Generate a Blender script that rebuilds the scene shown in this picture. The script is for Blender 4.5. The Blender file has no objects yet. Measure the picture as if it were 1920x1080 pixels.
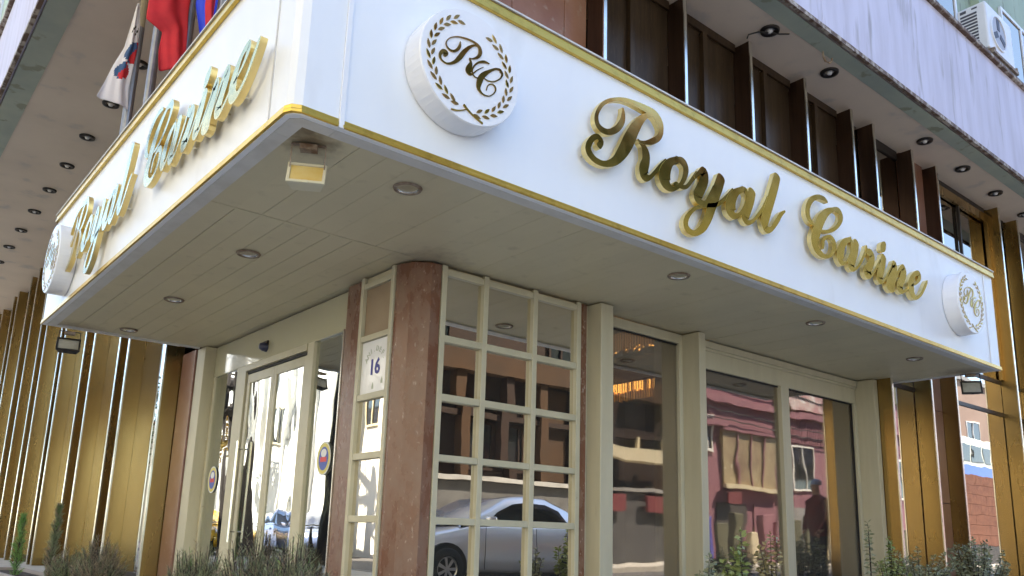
import bpy, bmesh, math, random
from mathutils import Vector, Matrix
random.seed(7)
PI = math.pi
R = math.radians
sc = bpy.context.scene
col = sc.collection

# ------------------------------------------------------------------ camera
cam = bpy.data.cameras.new('camera')
cam.sensor_width = 36.0
cam.lens = 29.014
cam.shift_x = -0.01594
cam.shift_y = 0.0643
cam.clip_start = 0.05
cam.clip_end = 1500
co = bpy.data.objects.new('camera', cam)
col.objects.link(co)
_y, _p, _r = 0.69780619, 0.22112281, 0.02607225
_f = Vector((math.sin(_y)*math.cos(_p), math.cos(_y)*math.cos(_p), math.sin(_p)))
_rt = Vector((math.cos(_y), -math.sin(_y), 0))
_up = _rt.cross(_f)
_r2 = _rt*math.cos(_r) + _up*math.sin(_r)
_u2 = -_rt*math.sin(_r) + _up*math.cos(_r)
m4 = Matrix((( _r2.x, _u2.x, -_f.x, 0), (_r2.y, _u2.y, -_f.y, 0), (_r2.z, _u2.z, -_f.z, 0), (0, 0, 0, 1)))
co.matrix_world = m4
sc.camera = co

# ------------------------------------------------------------------ light
w = bpy.data.worlds.new('World'); sc.world = w; w.use_nodes = True
nt = w.node_tree
bg = nt.nodes['Background']
sky = nt.nodes.new('ShaderNodeTexSky')
sky.sky_type = 'NISHITA'; sky.sun_disc = False
SUN_EL, SUN_AZ = R(50), R(60)
sky.sun_elevation = SUN_EL; sky.sun_rotation = SUN_AZ
sky.altitude = 900; sky.air_density = 1.0; sky.dust_density = 0.5; sky.ozone_density = 1.3
nt.links.new(sky.outputs[0], bg.inputs[0])
bg.inputs[1].default_value = 0.15
sl = bpy.data.lights.new('sun', 'SUN'); sl.energy = 5.0; sl.angle = R(0.53); sl.color = (1.0, 0.94, 0.84)
so = bpy.data.objects.new('sun', sl); col.objects.link(so)
sd = Vector((math.sin(SUN_AZ)*math.cos(SUN_EL), math.cos(SUN_AZ)*math.cos(SUN_EL), math.sin(SUN_EL)))
so.rotation_euler = sd.to_track_quat('Z', 'Y').to_euler()
so.location = (0, 0, 30)
sc.view_settings.view_transform = 'Standard'
sc.view_settings.look = 'None'
sc.view_settings.gamma = 1
sc.view_settings.use_curve_mapping = False
sc.view_settings.exposure = 2.17
sc.render.engine = 'CYCLES'
sc.cycles.max_bounces = 10
sc.cycles.transparent_max_bounces = 16

# ------------------------------------------------------------------ materials
MATS = {}
def _nodes(name):
    m = bpy.data.materials.new(name); m.use_nodes = True
    MATS[name] = m
    n = m.node_tree.nodes
    return m, n, m.node_tree.links, n['Principled BSDF']

def mat(name, c, rough=0.6, metal=0.0, c2=None, scale=6.0, stretch=(1, 1, 1), lo=0.35, hi=0.65,
        bump=0.0, bscale=40.0, rvar=0.0, spec=0.5, coat=0.0, c3=None, s3=60.0, t3=(0.62, 0.68), ovar=0.0, spots=()):
    m, n, l, b = _nodes(name)
    b.inputs['Roughness'].default_value = rough
    b.inputs['Metallic'].default_value = metal
    b.inputs['Specular IOR Level'].default_value = spec
    b.inputs['Coat Weight'].default_value = coat
    b.inputs['Base Color'].default_value = (*c, 1)
    tc = n.new('ShaderNodeTexCoord'); mp = n.new('ShaderNodeMapping')
    geo = n.new('ShaderNodeNewGeometry')
    l.new(geo.outputs['Position'], mp.inputs[0])
    mp.inputs['Scale'].default_value = stretch
    last = None
    if c2 is not None:
        nz = n.new('ShaderNodeTexNoise'); nz.inputs['Scale'].default_value = scale
        nz.inputs['Detail'].default_value = 6; nz.inputs['Roughness'].default_value = 0.6
        l.new(mp.outputs[0], nz.inputs['Vector'])
        rp = n.new('ShaderNodeValToRGB')
        rp.color_ramp.elements[0].position = lo; rp.color_ramp.elements[1].position = hi
        rp.color_ramp.elements[0].color = (*c, 1); rp.color_ramp.elements[1].color = (*c2, 1)
        l.new(nz.outputs['Fac'], rp.inputs[0]); last = rp.outputs[0]
        if rvar:
            mr = n.new('ShaderNodeMapRange')
            mr.inputs['To Min'].default_value = max(0.02, rough-rvar); mr.inputs['To Max'].default_value = min(1, rough+rvar)
            mr.inputs['From Min'].default_value = .3; mr.inputs['From Max'].default_value = .7
            l.new(nz.outputs['Fac'], mr.inputs['Value']); l.new(mr.outputs[0], b.inputs['Roughness'])
    if c3 is not None:
        nz3 = n.new('ShaderNodeTexNoise'); nz3.inputs['Scale'].default_value = s3; nz3.inputs['Detail'].default_value = 4
        l.new(mp.outputs[0], nz3.inputs['Vector'])
        r3 = n.new('ShaderNodeMapRange'); r3.inputs['From Min'].default_value = t3[0]; r3.inputs['From Max'].default_value = t3[1]
        l.new(nz3.outputs['Fac'], r3.inputs['Value'])
        mx = n.new('ShaderNodeMix'); mx.data_type = 'RGBA'
        l.new(r3.outputs[0], mx.inputs[0])
        if last is not None: l.new(last, mx.inputs[6])
        else: mx.inputs[6].default_value = (*c, 1)
        mx.inputs[7].default_value = (*c3, 1); last = mx.outputs[2]
    for (sx, sy, sr, sc3) in spots:
        # grime with its own ragged shape round a fitting
        vd = n.new('ShaderNodeVectorMath'); vd.operation = 'DISTANCE'
        sp = n.new('ShaderNodeVectorMath'); sp.operation = 'MULTIPLY'; sp.inputs[1].default_value = (1, 1, 0)
        l.new(geo.outputs['Position'], sp.inputs[0]); l.new(sp.outputs[0], vd.inputs[0]); vd.inputs[1].default_value = (sx, sy, 0)
        ns = n.new('ShaderNodeTexNoise'); ns.inputs['Scale'].default_value = 14; ns.inputs['Detail'].default_value = 5
        l.new(geo.outputs['Position'], ns.inputs['Vector'])
        ad = n.new('ShaderNodeMath'); ad.operation = 'MULTIPLY_ADD'; ad.inputs[1].default_value = sr*1.1
        l.new(ns.outputs['Fac'], ad.inputs[0]); l.new(vd.outputs['Value'], ad.inputs[2])
        ms = n.new('ShaderNodeMapRange'); ms.inputs['From Min'].default_value = sr*1.5; ms.inputs['From Max'].default_value = sr*.75
        ms.inputs['To Max'].default_value = .8
        l.new(ad.outputs[0], ms.inputs['Value'])
        mz = n.new('ShaderNodeMix'); mz.data_type = 'RGBA'; l.new(ms.outputs[0], mz.inputs[0])
        l.new(last, mz.inputs[6]); mz.inputs[7].default_value = (*sc3, 1); last = mz.outputs[2]
    if ovar:
        oi = n.new('ShaderNodeObjectInfo'); hv = n.new('ShaderNodeHueSaturation')
        mv = n.new('ShaderNodeMapRange'); mv.inputs['To Min'].default_value = 1-ovar; mv.inputs['To Max'].default_value = 1+ovar
        l.new(oi.outputs['Random'], mv.inputs['Value']); l.new(mv.outputs[0], hv.inputs['Value'])
        if last is not None: l.new(last, hv.inputs['Color'])
        else: hv.inputs['Color'].default_value = (*c, 1)
        last = hv.outputs[0]
    if last is not None: l.new(last, b.inputs['Base Color'])
    if bump:
        nb = n.new('ShaderNodeTexNoise'); nb.inputs['Scale'].default_value = bscale; nb.inputs['Detail'].default_value = 4
        l.new(mp.outputs[0], nb.inputs['Vector'])
        bp = n.new('ShaderNodeBump'); bp.inputs['Strength'].default_value = bump; bp.inputs['Distance'].default_value = 0.02
        l.new(nb.outputs['Fac'], bp.inputs['Height']); l.new(bp.outputs[0], b.inputs['Normal'])
    return m

def glass(name, fac, tint=(.8, .85, .8), wob=0.0, wscale=3.0, refl=(1, 1, 1), rough=0.0, stretch=(1, 1, 1), dust=0.0):
    m = bpy.data.materials.new(name); m.use_nodes = True; MATS[name] = m
    n = m.node_tree.nodes; l = m.node_tree.links
    n.remove(n['Principled BSDF'])
    out = n['Material Output']
    tr = n.new('ShaderNodeBsdfTransparent'); tr.inputs[0].default_value = (*tint, 1)
    gl = n.new('ShaderNodeBsdfGlossy'); gl.inputs['Color'].default_value = (*refl, 1); gl.inputs['Roughness'].default_value = rough
    lw = n.new('ShaderNodeLayerWeight'); lw.inputs['Blend'].default_value = 0.35
    mr = n.new('ShaderNodeMapRange'); mr.inputs['To Min'].default_value = fac; mr.inputs['To Max'].default_value = min(1, fac+.35)
    l.new(lw.outputs['Fresnel'], mr.inputs['Value'])
    mx = n.new('ShaderNodeMixShader')
    l.new(mr.outputs[0], mx.inputs[0]); l.new(tr.outputs[0], mx.inputs[1]); l.new(gl.outputs[0], mx.inputs[2])
    if dust:
        df = n.new('ShaderNodeBsdfDiffuse'); df.inputs[0].default_value = (.5, .47, .42, 1)
        m2 = n.new('ShaderNodeMixShader'); nd = n.new('ShaderNodeTexNoise'); nd.inputs['Scale'].default_value = 2.5; nd.inputs['Detail'].default_value = 8
        g2 = n.new('ShaderNodeNewGeometry'); l.new(g2.outputs['Position'], nd.inputs['Vector'])
        md = n.new('ShaderNodeMapRange'); md.inputs['From Min'].default_value = .3; md.inputs['From Max'].default_value = .7; md.inputs['To Min'].default_value = dust*.5; md.inputs['To Max'].default_value = dust*1.5
        l.new(nd.outputs['Fac'], md.inputs['Value']); l.new(md.outputs[0], m2.inputs[0])
        l.new(mx.outputs[0], m2.inputs[1]); l.new(df.outputs[0], m2.inputs[2]); mx = m2
    l.new(mx.outputs[0], out.inputs[0])
    if wob:
        geo = n.new('ShaderNodeNewGeometry'); mp = n.new('ShaderNodeMapping'); mp.inputs['Scale'].default_value = stretch
        l.new(geo.outputs['Position'], mp.inputs[0])
        nb = n.new('ShaderNodeTexNoise'); nb.inputs['Scale'].default_value = wscale; nb.inputs['Detail'].default_value = 1.5
        l.new(mp.outputs[0], nb.inputs['Vector'])
        bp = n.new('ShaderNodeBump'); bp.inputs['Strength'].default_value = 1.0; bp.inputs['Distance'].default_value = wob
        l.new(nb.outputs['Fac'], bp.inputs['Height']); l.new(bp.outputs[0], gl.inputs['Normal'])
    return m

def emit(name, c, s):
    m, n, l, b = _nodes(name)
    b.inputs['Base Color'].default_value = (*c, 1)
    b.inputs['Emission Color'].default_value = (*c, 1); b.inputs['Emission Strength'].default_value = s
    return m

white_panel = mat('white_panel', (.82, .845, .89), .32, c2=(.79, .81, .86), scale=2, c3=(.72, .73, .76), s3=3.3, t3=(.60, .8), stretch=(1, 1, .35), bump=.012, bscale=1.3)
white_lip = mat('white_lip', (.62, .61, .60), .4, c2=(.5, .48, .45), scale=5, lo=.45, hi=.8)
disc_white = mat('disc_white', (.82, .83, .87), .25, c2=(.80, .81, .86), scale=3)
gold = mat('polished_gold', (.52, .41, .11), .11, 1.0, c2=(.62, .50, .16), scale=9, rvar=.03, bump=.012, bscale=9)
gold_side_lit = mat('lit_gold_side', (.85, .68, .30), .32, 1.0)  # same metal as the letter fronts; light on the sides put into the colour
gold_trim = mat('gold_trim', (.66, .46, .10), .30, 1.0, c2=(.42, .28, .06), scale=10, lo=.5, hi=.8, bump=.05)
bronze_leaf = mat('bronze_leaf', (.40, .26, .09), .25, 1.0)
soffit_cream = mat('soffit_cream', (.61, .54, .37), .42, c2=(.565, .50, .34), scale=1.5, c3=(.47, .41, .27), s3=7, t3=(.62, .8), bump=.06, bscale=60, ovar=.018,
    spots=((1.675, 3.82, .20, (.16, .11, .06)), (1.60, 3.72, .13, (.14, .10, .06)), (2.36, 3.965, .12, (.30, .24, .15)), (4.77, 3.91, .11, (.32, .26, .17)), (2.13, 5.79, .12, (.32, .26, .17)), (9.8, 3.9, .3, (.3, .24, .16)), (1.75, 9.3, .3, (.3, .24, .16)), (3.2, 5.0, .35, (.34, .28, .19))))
cream_frame = mat('cream_frame', (.545, .50, .36), .42, c2=(.48, .44, .31), scale=4, c3=(.36, .30, .20), s3=22, t3=(.7, .8), bump=.04)
cream_wood = mat('cream_post', (.525, .48, .345), .4, c2=(.475, .43, .305), scale=3, stretch=(3, 3, .4), c3=(.42, .37, .27), s3=9, t3=(.68, .8), bump=.05)
lintel_gloss = mat('lintel_gloss', (.50, .465, .32), .12, coat=1.0)
granite = mat('red_granite', (.165, .066, .036), .28, c2=(.21, .125, .085), scale=7, stretch=(1, 1, .5), lo=.36, hi=.66, c3=(.44, .33, .27), s3=42, t3=(.64, .74), bump=.04, rvar=.08)
granite_strip = mat('brown_granite', (.19, .085, .055), .30, c2=(.24, .13, .10), scale=3, c3=(.45, .35, .3), s3=30, t3=(.68, .74), bump=.03)
upper_granite = mat('upper_granite', (.24, .10, .05), .35, c2=(.30, .15, .09), scale=2.5, c3=(.33, .22, .15), s3=12, t3=(.6, .75), bump=.05)
fin_gold = mat('gold_anodised_fin', (.385, .262, .10), .26, .95, c2=(.35, .235, .085), scale=1.2, stretch=(2, 2, .5), rvar=.04, ovar=.12)
fin_shaded = mat('shaded_gold_fin', (.085, .05, .035), .28, .8, c2=(.06, .035, .025), scale=3, stretch=(6, 6, .4))  # upper gold fins: shade and dark reflections put into the base colour
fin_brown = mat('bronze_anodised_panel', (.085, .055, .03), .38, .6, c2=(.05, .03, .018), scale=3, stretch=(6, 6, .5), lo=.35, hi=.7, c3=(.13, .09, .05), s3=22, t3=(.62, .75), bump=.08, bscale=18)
edge_metal = mat('bright_edge_strip', (.86, .84, .78), .22, .95, c2=(.7, .66, .55), scale=9, stretch=(1, 1, .6))
dark_metal = mat('dark_metal', (.035, .03, .028), .45, .6)
black_gasket = mat('black_gasket', (.015, .014, .013), .6)
overhang_paint = mat('overhang_paint', (.70, .60, .50), .55, c2=(.63, .54, .45), scale=1.1, c3=(.46, .43, .41), s3=2.2, t3=(.6, .75), bump=.05)
band_green = mat('band_green', (.42, .47, .39), .6, c2=(.32, .37, .33), scale=1.2, c3=(.25, .27, .2), s3=4)
fascia_stain = mat('stained_fascia', (.60, .575, .70), .6, c2=(.50, .47, .57), scale=1.7, stretch=(2.2, 2.2, .30), lo=.40, hi=.66, c3=(.36, .33, .37), s3=3.1, t3=(.60, .74), bump=.05, bscale=7)
rust_lip = mat('rusty_lip', (.12, .07, .045), .7, c2=(.45, .40, .34), scale=7, lo=.48, hi=.6, bump=.3, bscale=14)
green_wall = mat('pale_green_wall', (.34, .40, .28), .7, c2=(.29, .35, .24), scale=1.2, stretch=(2, 2, .4), c3=(.22, .24, .17), s3=5, bump=.08)
grey_concrete = mat('grey_concrete', (.30, .29, .28), .8, c2=(.22, .21, .20), scale=2, bump=.15)
asphalt = mat('asphalt', (.085, .08, .082), .85, c2=(.065, .062, .063), scale=1.5, c3=(.10, .10, .10), s3=90, t3=(.6, .8), bump=.2, bscale=120)
paving = mat('paving', (.46, .43, .37), .75, c2=(.38, .355, .31), scale=3, bump=.2, bscale=60)
grid_glass = glass('grid_glass', .80, (.35, .30, .24), .0005, 2.5, (.92, .86, .74), dust=.03)
door_glass = glass('door_glass', .55, (.6, .62, .55), .0045, 2.2, (.95, .97, .93), stretch=(1, 1, .45))
shop_glass = glass('shop_glass', .22, (.72, .70, .62), .0022, 1.6, (.92, .86, .82), rough=.018, dust=.05)
fin_glass = glass('bronze_glass', .60, (.25, .21, .16), .0012, 2.0, (.82, .78, .74), rough=.010, dust=.03)
upper_glass = glass('dark_upper_glass', .38, (.2, .17, .13), .0008, 2.0, (.75, .7, .62))
interior_wall = mat('interior_wall', (.20, .14, .10), .7, c2=(.16, .11, .08), scale=1)
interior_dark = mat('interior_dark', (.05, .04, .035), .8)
interior_ceiling = mat('interior_ceiling', (.30, .27, .21), .7)
interior_floor = mat('interior_floor', (.16, .12, .10), .3, c2=(.12, .09, .08), scale=2)
plastic_white = mat('white_plastic', (.72, .72, .74), .4, c2=(.66, .66, .69), scale=3)
grille_dark = mat('grille_dark', (.06, .06, .08), .6)
lamp_glass = mat('lamp_amber_glass', (.62, .42, .12), .18, c2=(.66, .50, .20), scale=8, coat=.4)
lamp_rim = mat('lamp_cream_rim', (.60, .55, .40), .4)
reflector = mat('lamp_reflector', (.75, .74, .70), .18, .85)
rusty = mat('rusty_steel', (.16, .09, .05), .7, c2=(.34, .28, .22), scale=14, bump=.2)
pole_grey = mat('pole_grey', (.26, .27, .30), .35, .7, c2=(.20, .21, .24), scale=8)
pole_beige = mat('pole_beige', (.42, .36, .25), .45, .2)
flag_white = mat('flag_white', (.74, .72, .78), .8, bump=.05)
flag_red = mat('flag_red', (.62, .02, .03), .75, c2=(.5, .015, .025), scale=6)
flag_blue = mat('flag_blue', (.03, .06, .60), .75)
flag_navy = mat('flag_navy', (.04, .10, .24), .75)
flag_black = mat('flag_black', (.02, .02, .02), .8)
text_blue = mat('text_blue', (.06, .06, .30), .5)
text_faint = mat('text_faint', (.42, .45, .36), .6)
plate_white = mat('plate_white', (.88, .87, .88), .2, c2=(.82, .81, .82), scale=7, coat=.5)
sticker_yellow = mat('sticker_yellow', (.70, .60, .16), .5)
sticker_blue = mat('sticker_blue', (.08, .12, .45), .5)
sticker_red = mat('sticker_red', (.65, .06, .05), .5)
sticker_white = mat('sticker_white', (.75, .75, .75), .5)
leaf_green = mat('leaf_green', (.16, .23, .06), .45, c2=(.30, .32, .12), scale=14, spec=.4)
leaf_olive = mat('leaf_olive', (.26, .22, .09), .5, c2=(.36, .30, .15), scale=18)
leaf_dusty = mat('leaf_dusty', (.20, .23, .13), .55, c2=(.31, .32, .21), scale=16)
needle_green = mat('needle_green', (.15, .19, .085), .7, c2=(.27, .28, .16), scale=9)
needle_fresh = mat('needle_fresh', (.18, .34, .08), .6)
needle_brown = mat('needle_brown', (.32, .25, .16), .8, c2=(.24, .19, .13), scale=9)
bark = mat('bark', (.035, .026, .022), .9, bump=.4, bscale=30)
leaf_autumn = mat('leaf_autumn', (.42, .20, .03), .6, c2=(.25, .24, .05), scale=1.2)
tree_leaf = mat('tree_leaf', (.06, .10, .025), .6, c2=(.10, .14, .04), scale=1)
car_silver = mat('car_silver', (.70, .70, .76), .25, .35, coat=1)
car_white = mat('car_white', (.75, .75, .75), .25, coat=1)
car_yellow = mat('car_yellow', (.75, .42, .02), .3, coat=1)
car_blue = mat('car_blue', (.20, .25, .42), .3, coat=1)
car_glass = mat('car_glass', (.015, .017, .018), .05, spec=.8)
tyre = mat('tyre', (.018, .018, .018), .8)
rim_metal = mat('rim_metal', (.55, .55, .56), .3, .9)
headlight_m = mat('headlight_clear', (.75, .78, .8), .08, .4)
lamp_red = mat('tail_lamp_red', (.5, .01, .01), .2)
pink_wall = mat('pink_wall', (.30, .15, .175), .8, c2=(.26, .125, .15), scale=.8, bump=.05, spec=.12)
cream_wall = mat('cream_wall', (.62, .55, .38), .8, c2=(.55, .48, .33), scale=.8, spec=.12)
white_wall = mat('white_wall', (.84, .82, .76), .8, c2=(.76, .74, .68), scale=.6)
brown_wall = mat('brown_wall', (.026, .012, .007), .7, c2=(.020, .011, .008), scale=1.2, stretch=(1, 1, .6), spec=.12)
tan_wall = mat('tan_wall', (.055, .028, .013), .8, c2=(.040, .022, .012), scale=1, spec=.12)
olive_wall = mat('olive_wall', (.13, .125, .08), .8, c2=(.10, .095, .06), scale=.7, spec=.12)
stone_wall = mat('stone_wall', (.10, .097, .097), .85, c2=(.07, .067, .067), scale=2, bump=.3, bscale=8, spec=.12)
brick_red = mat('brick_red', (.25, .11, .07), .85, c2=(.17, .075, .05), scale=3, bump=.3, bscale=12, spec=.12)
bus_white = mat('bus_white', (.78, .78, .62), .3)
bus_blue = mat('bus_blue', (.03, .12, .55), .3)
roof_tile = mat('roof_tile', (.30, .11, .06), .8)
banner_red = mat('banner_red', (.15, .018, .022), .7)
skin_m = mat('skin', (.42, .24, .16), .5)
jacket_m = mat('maroon_jacket', (.13, .018, .018), .8, c2=(.09, .012, .014), scale=9, bump=.3, bscale=20)
trouser_m = mat('dark_trousers', (.03, .03, .04), .8)
hair_m = mat('grey_hair', (.34, .40, .55), .7, c2=(.24, .28, .40), scale=30)
crystal_m = emit('chandelier_crystal', (1.0, .50, .12), 1.5)
crystal_dim = emit('crystal_rod_glow', (.9, .45, .14), .20)
crystal_far = emit('crystal_far_glow', (.8, .40, .14), .10)
terracotta = mat('planter_stone', (.33, .28, .24), .8, bump=.2)
soil = mat('soil', (.05, .035, .025), .95)
cable_m = mat('cable', (.02, .02, .02), .6)

# ------------------------------------------------------------------ mesh helpers
class MB:
    def __init__(s): s.v = []; s.f = []; s.mi = []; s.cur = 0
    def add(s, vs, fs):
        o = len(s.v); s.v += [tuple(v) for v in vs]
        for f in fs: s.f.append([o+i for i in f]); s.mi.append(s.cur)
        return s
    def box(s, x0, x1, y0, y1, z0, z1):
        return s.add([(x0, y0, z0), (x1, y0, z0), (x1, y1, z0), (x0, y1, z0), (x0, y0, z1), (x1, y0, z1), (x1, y1, z1), (x0, y1, z1)],
                     [(0, 3, 2, 1), (4, 5, 6, 7), (0, 1, 5, 4), (1, 2, 6, 5), (2, 3, 7, 6), (3, 0, 4, 7)])
    def prism(s, pts, z0, z1):
        n = len(pts)
        a = sum(pts[i][0]*pts[(i+1) % n][1]-pts[(i+1) % n][0]*pts[i][1] for i in range(n))
        if a < 0: pts = pts[::-1]
        return s.add([(x, y, z0) for x, y in pts]+[(x, y, z1) for x, y in pts],
                     [tuple(range(n))[::-1], tuple(range(n, 2*n))]+[(i, (i+1) % n, n+(i+1) % n, n+i) for i in range(n)])
    def tube(s, pts, r, n=8, cap=True):
        pts = [Vector(p) for p in pts]
        rs = r if isinstance(r, (list, tuple)) else [r]*len(pts)
        vs = []
        ref = None
        for i, p in enumerate(pts):
            t = (pts[min(i+1, len(pts)-1)]-pts[max(i-1, 0)]).normalized()
            if ref is None:
                ref = Vector((0, 0, 1)) if abs(t.z) < .9 else Vector((1, 0, 0))
            a = t.cross(ref).normalized(); b = t.cross(a)
            ref = -b if False else ref
            for k in range(n):
                an = 2*PI*k/n
                vs.append(p+(a*math.cos(an)+b*math.sin(an))*rs[i])
        fs = []
        for i in range(len(pts)-1):
            for k in range(n):
                fs.append((i*n+k, i*n+(k+1) % n, (i+1)*n+(k+1) % n, (i+1)*n+k))
        if cap: fs += [tuple(range(n))[::-1], tuple(range((len(pts)-1)*n, len(pts)*n))]
        return s.add(vs, fs)
    def lathe(s, c, prof, axis='z', n=24, cap=False):
        # prof: list of (radius, height along axis)
        vs = []
        for r_, h in prof:
            for k in range(n):
                a = 2*PI*k/n; x, y = r_*math.cos(a), r_*math.sin(a)
                p = {'z': (x, y, h), 'y': (x, h, y), 'x': (h, x, y)}[axis]
                vs.append((c[0]+p[0], c[1]+p[1], c[2]+p[2]))
        fs = [(i*n+k, i*n+(k+1) % n, (i+1)*n+(k+1) % n, (i+1)*n+k) for i in range(len(prof)-1) for k in range(n)]
        if cap: fs += [tuple(range(n)), tuple(range((len(prof)-1)*n, len(prof)*n))]
        return s.add(vs, fs)
    def mesh(s, name, mats, smooth=False):
        me = bpy.data.meshes.new(name); me.from_pydata(s.v, [], s.f)
        for m in (mats if isinstance(mats, (list, tuple)) else [mats]): me.materials.append(m)
        me.polygons.foreach_set('material_index', s.mi)
        bm = bmesh.new(); bm.from_mesh(me); bmesh.ops.recalc_face_normals(bm, faces=bm.faces); bm.to_mesh(me); bm.free()
        if smooth: me.shade_smooth()
        me.update(); return me
    def build(s, name, mats, parent=None, smooth=False, bevel=0.0):
        return link(name, s.mesh(name, mats, smooth), parent, bevel)

def link(name, me, parent=None, bevel=0.0):
    o = bpy.data.objects.new(name, me); col.objects.link(o)
    if parent is not None:
        o.parent = parent
        o.matrix_parent_inverse = Matrix.Translation(-parent_world(parent))
    if bevel:
        b = o.modifiers.new('bevel', 'BEVEL'); b.width = bevel; b.segments = 2; b.limit_method = 'ANGLE'; b.angle_limit = R(40)
    return o
def parent_world(p):
    v = Vector(p.location)
    if p.parent is not None: v = v + parent_world(p.parent) + p.matrix_parent_inverse.translation
    return v
def thing(name, label, cat, loc=(0, 0, 0), group=None):
    o = bpy.data.objects.new(name, None); col.objects.link(o); o.location = loc
    o.empty_display_size = .2
    o['label'] = label; o['category'] = cat
    if group: o['group'] = group
    return o
def tag(o, label, cat, group=None):
    o['label'] = label; o['category'] = cat
    if group: o['group'] = group
    return o
def struct(o): o['kind'] = 'structure'; return o
def stuff(o): o['kind'] = 'stuff'; return o
def B(*a): return MB().box(*a)
GROUND = -0.75

# ------------------------------------------------------------------ ground
g = B(-260, 300, -260, 300, GROUND-.3, GROUND).build('road', asphalt); struct(g)
g = MB().prism([(-1.4, .2), (70, .2), (70, 5.3), (3.3, 5.3), (3.3, 60), (-1.4, 60)], GROUND+.004, GROUND+.13).build('pavement', paving, bevel=.01); struct(g)  # unseen forecourt, widened and paled to bounce light onto the soffit
g = MB().prism([(-1.55, .05), (70, .05), (70, .2), (-1.4, .2), (-1.4, 60), (-1.55, 60)], GROUND+.004, GROUND+.14).build('kerb', grey_concrete, bevel=.01); struct(g)
g = B(6, 120, -8.0, -5.2, GROUND+.004, GROUND+.13).build('pavement', paving); struct(g)

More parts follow.
